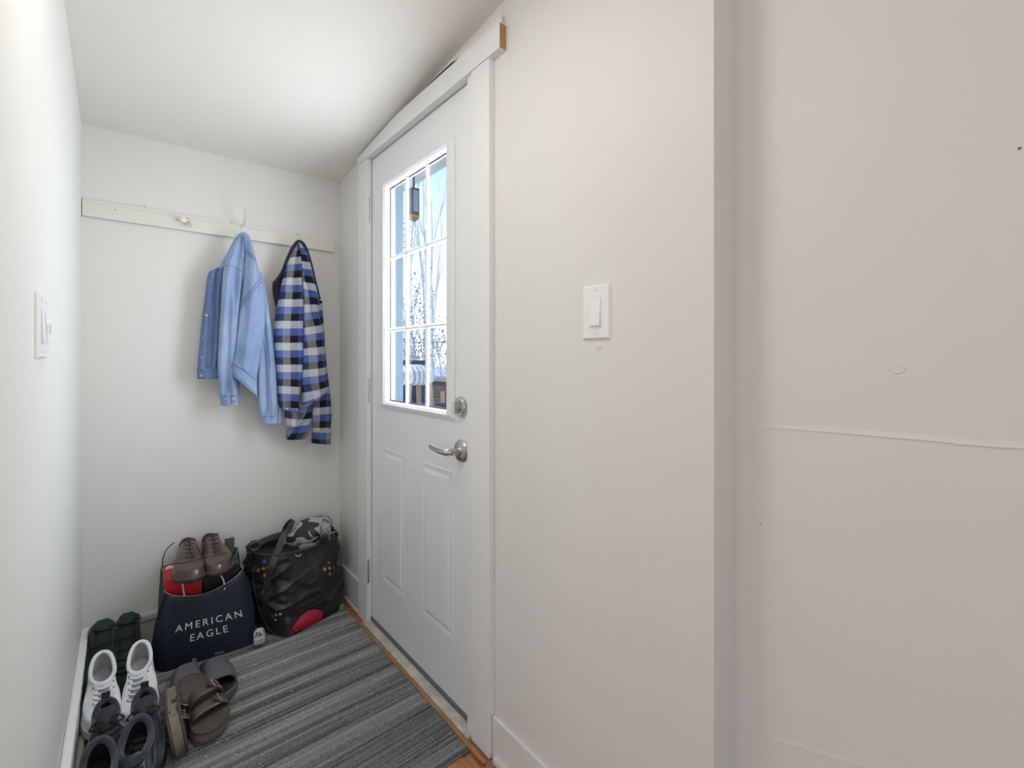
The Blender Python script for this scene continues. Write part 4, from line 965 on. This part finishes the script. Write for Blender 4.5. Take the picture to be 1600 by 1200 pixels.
for pix in ([(352, 414), (362, 416), (370, 420), (378, 424)], [(379, 400), (377, 440), (372, 500), (368, 560), (363, 585)]): seam(sbv, pix, .0011, 'stitching', STI, jk)
_, d_ = piece('sleeve', [((398, 428), (408, 426)), ((401, 450), (415, 450)), ((402, 490), (421, 488)), ((402, 530), (426, 528)), ((401, 570), (431, 570)), ((401, 605), (433, 605)), ((404, 640), (434, 640)), ((406, 650), (434, 649))], 2.270, .030, DEN, jk, folds=1.4, amp=.009, ph=2.0, taper=.5)
dbv = bvh_of(d_)
_, q2 = piece('cuff', [((405.5, 648), (434.5, 647)), ((408, 662), (434, 660))], 2.270, .028, DEN, jk, amp=.001, taper=1)
seam(bvh_of(q2), [(408, 650.5), (420, 650.5), (432, 649.5)], .0010, 'stitching', STI, jk)
piece('cuff_flap', [((432, 634), (439, 636)), ((433, 648), (440, 648)), ((432, 661), (440, 661))], 2.278, .014, DEN, jk, amp=.001, taper=1)
seam(dbv, [(411, 530), (415, 560), (418, 600), (418, 645)], .0012, 'stitching', STI, jk)
_, c_ = piece('back_panel', [((380, 366), (389, 367)), ((383, 381), (395, 386)), ((383, 402), (401, 408)), ((382, 425), (406, 428)), ((377, 462), (413, 462)), ((372, 500), (414, 505)), ((367, 545), (408, 550)), ((363, 566), (401, 592))], 2.246, .030, DEN, jk, folds=1.25, amp=.009, ph=4.2, drift=1.2)
cbv = bvh_of(c_)
_, q3 = piece('waistband', [((362.5, 565), (401.5, 591)), ((361.5, 586), (402, 620))], 2.245, .030, DEN, jk, amp=.003, taper=1, folds=1.2)
for pix in ([(365, 569.5), (382, 580), (399, 594)], [(364, 584), (382, 598), (399, 614)]): seam(bvh_of(q3), pix, .0010, 'stitching', STI, jk)
for pix in ([(385, 392), (392, 397), (399, 405)], [(385, 395), (392, 400), (399, 408)], [(374, 479), (385, 463), (397, 448), (407, 433)], [(376, 483), (387, 467), (399, 452), (409, 438)], [(384, 385), (382, 430), (375, 490), (366, 560)]):
    seam(cbv, pix, .0011, 'stitching', STI, jk)
MB().tube(cat_curve([onY(345, 420, 2.285), onY(358, 398, 2.285), onY(371, 374, 2.285), onY(381, 366, 2.285), onY(387, 371, 2.285)], 6), .010, 8, flat=.5, up=(0, 1, 0)).build('collar', DEN, jk, smooth=True)

fs = thing('flannel_shirt', onY(470, 690, 2.29), 'blue black and white checked flannel shirt on the last hook', 'shirt')
piece('back_panel', [((435, 432), (452, 424)), ((426, 443), (450, 440)), ((427, 462), (450, 460)), ((431, 479), (448, 480))], 2.300, .014, PDK, fs, amp=.003, taper=.6)
piece('tail', [((466, 632), (489, 628)), ((464, 650), (488, 648)), ((450, 668), (486, 662)), ((447, 684), (480, 680)), ((450, 687), (476, 686))], 2.288, .018, PLD, fs, amp=.004, taper=1, uoff=.3, ushift=.08)
_, m1 = piece('sleeve', [((463, 379), (470, 377)), ((454, 398), (472, 396)), ((446, 420), (472, 418)), ((440, 442), (472, 442)), ((436, 462), (474, 462)), ((431, 488), (475, 488)), ((428, 515), (474, 515)), ((428, 548), (474, 548)), ((431, 580), (473, 580)), ((433, 608), (469, 610)), ((436, 634), (467, 634)), ((444, 640), (466, 641))], 2.262, .030, PLD, fs, folds=1.3, amp=.010, ph=.7, drift=2)
piece('cuff', [((444.5, 638), (466, 639)), ((445, 664), (464.5, 666))], 2.262, .022, PLD, fs, amp=.002, taper=1, uoff=.07, voff=.03)
mbv = bvh_of(m1)
dot(mbv, 437, 618, .0055, 'button', BLACK, fs, .002)
_, m2_ = piece('sleeve', [((491, 470), (503, 470)), ((490, 520), (506, 515)), ((490, 560), (509, 560)), ((489, 600), (514, 600)), ((488, 630), (517, 628)), ((487.5, 655), (518, 652)), ((489, 673), (516, 673))], 2.282, .024, PLD, fs, amp=.004, taper=1, uoff=.02, voff=.06)
piece('cuff', [((487.5, 672), (517, 672)), ((486.5, 692), (516.5, 694))], 2.281, .024, PLD, fs, amp=.001, taper=1, uoff=.05)
c0 = onY(491, 684, 2.2545); MB().sphere(c0, .0055, 6, (1, .4, 1)).build('button', BLACK, fs, smooth=True)
piece('front_panel', [((466, 377), (474, 379)), ((469, 392), (481, 395)), ((471, 420), (489, 425)), ((472, 445), (495, 452)), ((473, 465), (499, 470)), ((474, 492), (499, 490)), ((474, 520), (505, 515)), ((473, 555), (508, 552)), ((471, 590), (509, 585)), ((472, 615), (512, 605)), ((472, 634), (513, 613))], 2.246, .030, PLD, fs, folds=1.2, amp=.010, ph=3.3, drift=1.5, uoff=.04, voff=-.02, ushift=-.06)
MB().tube(cat_curve([onY(427, 444, 2.287), onY(440, 428, 2.275), onY(450, 403, 2.262), onY(459, 385, 2.255), onY(468, 377, 2.245), (onY(477, 386, 2.235)), onY(485, 410, 2.23), onY(492, 440, 2.23), onY(499, 468, 2.24)], 6), .0075, 8, flat=.5, up=(0, 1, 0)).build('collar_band', PDK, fs, smooth=True)

# ================================================================== OUTSIDE THE DOOR
BLUE = mat('pale_blue_paint', (.60, .69, .73), .6, var=.02, vscale=5)
wx = struct('wall_outside', MB().box(.962, 1.063, 2.10, 2.60, -.1, 2.40), BLUE, 'pale blue outside wall beyond the hinge side')
for dz in (0, .0): MB().box(1.0, 1.004, 2.0985, 2.10, 1.15, 1.165).box(1.014, 1.018, 2.0985, 2.10, 1.15, 1.165).build('screw_pair', GREY, wx)
SOF = mat('soffit_paint', (.74, .76, .76), .7, var=.12, vscale=5)
ev = struct('roof_eave', MB().box(.962, 1.49, .3, 4.2, 2.42, 2.45), SOF, 'grey soffit and fascia of the eave', 'eave')
MB().box(1.47, 1.50, .3, 4.2, 2.350, 2.49).build('fascia', SOF, ev)
for i in range(9): MB().box(1.02 + i * .052, 1.066 + i * .052, .3, 4.2, 2.412, 2.42).build('soffit_board', SOF, ev)
struct('ground', MB().box(.96, 60, -20, 60, -.3, -.08), mat('pale_concrete', (.55, .54, .51), .9, var=.08, vscale=2), 'pale patio and ground outside')
# hanging lantern and wind spinner below the eave
lc = onX(646.5, 300, 1.45)
ln = thing('hanging_lantern', lc, 'dark hanging lantern with copper base under the eave', 'lantern')
LM = mat('lantern_metal', (.05, .05, .06), .5); COP = mat('copper', (.42, .22, .10), .4, .6)
zt, zb = 2.30, 2.115
MB().prism([lc + Vector((-.026, -.026, zb - lc.z)), lc + Vector((.026, -.026, zb - lc.z)), lc + Vector((.026, .026, zb - lc.z)), lc + Vector((-.026, .026, zb - lc.z))], (0, 0, .175)).build('body', LM, ln)
MB().box(lc.x - .018, lc.x + .018, lc.y - .0285, lc.y - .026, zb + .02, zb + .16).build('side_pane', mat('lantern_glass', (.35, .33, .40), .15), ln)
MB().rings([[Vector((lc.x + sx * r, lc.y + sy * r, z)) for sx, sy in ((-1, -1), (1, -1), (1, 1), (-1, 1))] for r, z in ((.027, zb), (.026, zb - .018), (.012, zb - .036))]).build('base', COP, ln)
MB().tube([(lc.x, lc.y, zb + .175), (lc.x, lc.y, 2.412)], .006, 6).build('rod', LM, ln)
wsn = thing('wind_spinner', (lc.x - .02, lc.y + .06, 2.0), 'curly white wind spinner hanging beside the lantern', 'wind spinner')
MB().tube([(lc.x - .02, lc.y + .06, 2.09), (lc.x - .02, lc.y + .06, 2.412)], .0015, 5).build('string', GREY, wsn)
MB().tube([(lc.x - .02 + .03 * math.cos(k * .55), lc.y + .06 + .03 * math.sin(k * .55), 2.09 - k * .0035) for k in range(70)], .004, 5).build('spiral', mat('spinner', (.5, .55, .62), .4), wsn, smooth=True)
# bar stool with striped cover
st0 = Vector((1.78, 3.33, -.08))
st = thing('bar_stool', st0, 'bar stool with wooden legs and a pale striped cushioned seat', 'stool')
WLEG = mat('pale_wood_leg', (.36, .25, .15), .6, var=.15, vscale=12, stretch=(4, 4, .5))
for a, b_ in ((-1, -1), (1, -1), (1, 1), (-1, 1)):
    MB().tube([(st0.x + a * .17, st0.y + b_ * .17, -.08), (st0.x + a * .09, st0.y + b_ * .09, .98)], [.014, .022], 10).build('leg', WLEG, st, smooth=True)
for z in (.25,):
    MB().tube([(st0.x + a * .146, st0.y + b_ * .146, z) for a, b_ in ((-1, -1), (1, -1), (1, 1), (-1, 1))], .011, 8, close=True).build('foot_rail', WLEG, st)
stripe = bpy.data.materials.new('striped_cover'); stripe.use_nodes = True; t = stripe.node_tree
w_ = t.nodes.new('ShaderNodeTexWave'); w_.inputs['Scale'].default_value = 9; w_.inputs['Distortion'].default_value = 1.5; c_ = t.nodes.new('ShaderNodeTexCoord'); r_ = t.nodes.new('ShaderNodeValToRGB')
r_.color_ramp.elements[0].color = (.30, .29, .28, 1); r_.color_ramp.elements[1].color = (.80, .78, .74, 1); r_.color_ramp.elements[1].position = .45
t.links.new(c_.outputs['Object'], w_.inputs['Vector']); t.links.new(w_.outputs['Fac'], r_.inputs[0]); t.links.new(r_.outputs[0], t.nodes['Principled BSDF'].inputs['Base Color'])
MB().lathe((st0.x, st0.y, .99), (0, 0, 1), [(.11, -.02), (.155, 0), (.168, .04), (.158, .09), (.115, .125), (.05, .140), (0, .142)], 28).build('seat', stripe, st, smooth=True)
ch0 = Vector((2.30, 4.55, -.08))
bb_ = thing('patio_chair', ch0, 'dark upholstered patio chair behind the striped stool', 'chair')
DKF = mat('dark_fabric', (.05, .06, .075), .8)
MB().rings([[ch0 + Vector((x * wd_, y, z)) for x, y in ((-.30, 0), (.30, 0), (.30, .07), (-.30, .07))] for z, wd_ in ((.75, .85), (1.0, .95), (1.24, 1.05))]).build('backrest', DKF, bb_, bevel=.02)
MB().box(ch0.x - .26, ch0.x + .26, ch0.y - .45, ch0.y, ch0.z + .70, ch0.z + .80).build('seat', DKF, bb_, bevel=.02)
for a, b_ in ((-.24, -.42), (.24, -.42), (.24, .03), (-.24, .03)): MB().box(ch0.x + a - .02, ch0.x + a + .02, ch0.y + b_ - .02, ch0.y + b_ + .02, ch0.z, ch0.z + .75).build('leg', LM, bb_)
# timber planter wall
TIM = mat('dark_timber', (.085, .062, .050), .8, var=.35, vscale=6, stretch=(1, .3, 6))
pw = thing('timber_planter', (3.05, 6.0, -.08), 'dark timber raised planter of horizontal boards', 'planter')
for i in range(5): MB().box(3.0, 3.06, 3.6, 9.5, -.08 + i * .195, -.08 + i * .195 + .185).build('board', TIM, pw, bevel=.006)
MB().box(2.97, 3.30, 3.58, 9.5, .895, .935).build('cap_board', mat('grey_timber', (.26, .23, .21), .8, var=.2, vscale=6, stretch=(1, .3, 6)), pw)
for y in (4.72, 6.3, 7.9): MB().box(2.93, 3.0, y, y + .10, -.08, .78).build('post', mat('tan_timber', (.30, .21, .12), .8, var=.2, vscale=8), pw, bevel=.006)
MB().box(3.06, 3.9, 3.6, 9.5, -.08, .86).build('soil', mat('soil', (.10, .08, .06), .95, var=.3, vscale=20), pw)
rk = thing('garden_stone', (3.2, 4.85, .935), 'pale rounded stone on the timber planter', 'stone')
MB().sphere((3.2, 4.85, .965), .04, 8, (1.2, 2.4, .75)).build('stone', mat('pale_stone', (.45, .44, .42), .8, var=.15, vscale=10), rk, smooth=True)
ys = Vector((3.6, 5.60, .86))
yp = thing('yellow_post', ys, 'short yellow wooden post beyond the planter', 'post')
MB().box(ys.x - .05, ys.x + .05, ys.y - .05, ys.y + .05, .86, 1.10).build('post_body', mat('yellow_paint', (.55, .42, .10), .6), yp, bevel=.008)
MB().rings([[Vector((ys.x + sx * r, ys.y + sy * r, z)) for sx, sy in ((-1, -1), (1, -1), (1, 1), (-1, 1))] for r, z in ((.06, 1.10), (.06, 1.115), (.01, 1.14))]).build('post_cap', mat('yellow_paint', (.55, .42, .10)), yp)
# bare trees and shrubs
BARK = mat('pale_bark', (.60, .61, .61), .9, var=.2, vscale=10)
def tree(base, name, label, stems, hgt, r0, seed, spread=.12, leaf=None, nleaf=0, lm=None):
    rn = random.Random(seed); root = thing(name, base, label, 'tree', 'bare trees beyond the patio'); tips = []
    mb = MB(); tw = MB()
    def grow(p, d, ln_, r, lev, mbx):
        pts = [p]; q = p.copy(); dd = d.copy()
        for k in range(6):
            dd = (dd + Vector((rn.uniform(-.08, .08), rn.uniform(-.08, .08), .05))).normalized(); q = q + dd * ln_ / 6; pts.append(q.copy())
        mbx.tube(pts, [lerp(r, r * .45, k / 6) for k in range(7)], 5)
        if lev == 0: tips.extend(pts[2:]); return
        for k in range(rn.randint(2, 3)):
            t_ = rn.uniform(.3, 1.0); b_ = pts[min(6, int(t_ * 6))]
            ax = Vector((rn.uniform(-1, 1), rn.uniform(-1, 1), 0)) * (spread * 3.2)
            grow(b_, (dd + ax + Vector((0, 0, .35))).normalized(), ln_ * rn.uniform(.45, .7), r * .45, lev - 1, tw)
    for s_ in range(stems):
        grow(base + Vector((rn.uniform(-.25, .25), rn.uniform(-.25, .25), 0)), Vector((rn.uniform(-spread, spread), rn.uniform(-spread, spread), 1)).normalized(), hgt * rn.uniform(.8, 1.05), r0 * rn.uniform(.7, 1), 2, mb)
    mb.build('trunk', BARK, root, smooth=True); tw.build('twigs', BARK, root)
    if nleaf:
        lf_ = MB()
        for k in range(nleaf):
            c = rn.choice(tips) + Vector((rn.gauss(0, .12), rn.gauss(0, .12), rn.gauss(0, .12))); n_ = Vector((rn.gauss(0, 1), rn.gauss(0, 1), rn.gauss(0, 1))).normalized(); u = n_.orthogonal().normalized(); v = n_.cross(u); s_ = leaf * rn.uniform(.6, 1.3)
            lf_.add([c - u * s_, c + v * s_ * .5, c + u * s_, c - v * s_ * .5], [(0, 1, 2, 3)])
        o = lf_.build('leaves', lm, root); o['kind'] = 'stuff'
    return root
def gpt(px, d): r = ray(px, 560); return Vector((r.x * d, r.y * d, -.08))
tree(gpt(664, 13), 'bare_poplar', 'tall bare poplar in the middle pane column', 3, 6.2, .055, 3, .07)
tree(gpt(683, 14), 'bare_poplar', 'slender bare poplar in the right pane column', 3, 5.6, .045, 8, .06)
tree(gpt(636, 17), 'bare_poplar', 'bare poplar partly behind the pale blue wall', 2, 4.5, .05, 12, .10)
OLV = mat('olive_leaf', (.19, .20, .12), .8)
tree(gpt(648, 9), 'leafy_shrub', 'sparse olive shrub behind the striped stool', 4, 1.9, .03, 21, .25, .030, 420, OLV)
tree(gpt(634, 8), 'leafy_shrub', 'sparse olive shrub next to the pale blue wall', 3, 1.8, .03, 22, .22, .030, 260, OLV)
tree(gpt(698, 11), 'leafy_shrub', 'sparse grey-green shrub in the right pane column', 4, 2.0, .03, 23, .28, .034, 300, OLV)
wr_ = MB().tube([gpt(560, 9) + Vector((0, 0, 1.60)), gpt(650, 9) + Vector((0, 0, 1.57)), gpt(760, 9) + Vector((0, 0, 1.60))], .008, 5).build('power_line', GREY)
tag(wr_, 'thin overhead wire crossing behind the trees', 'wire')
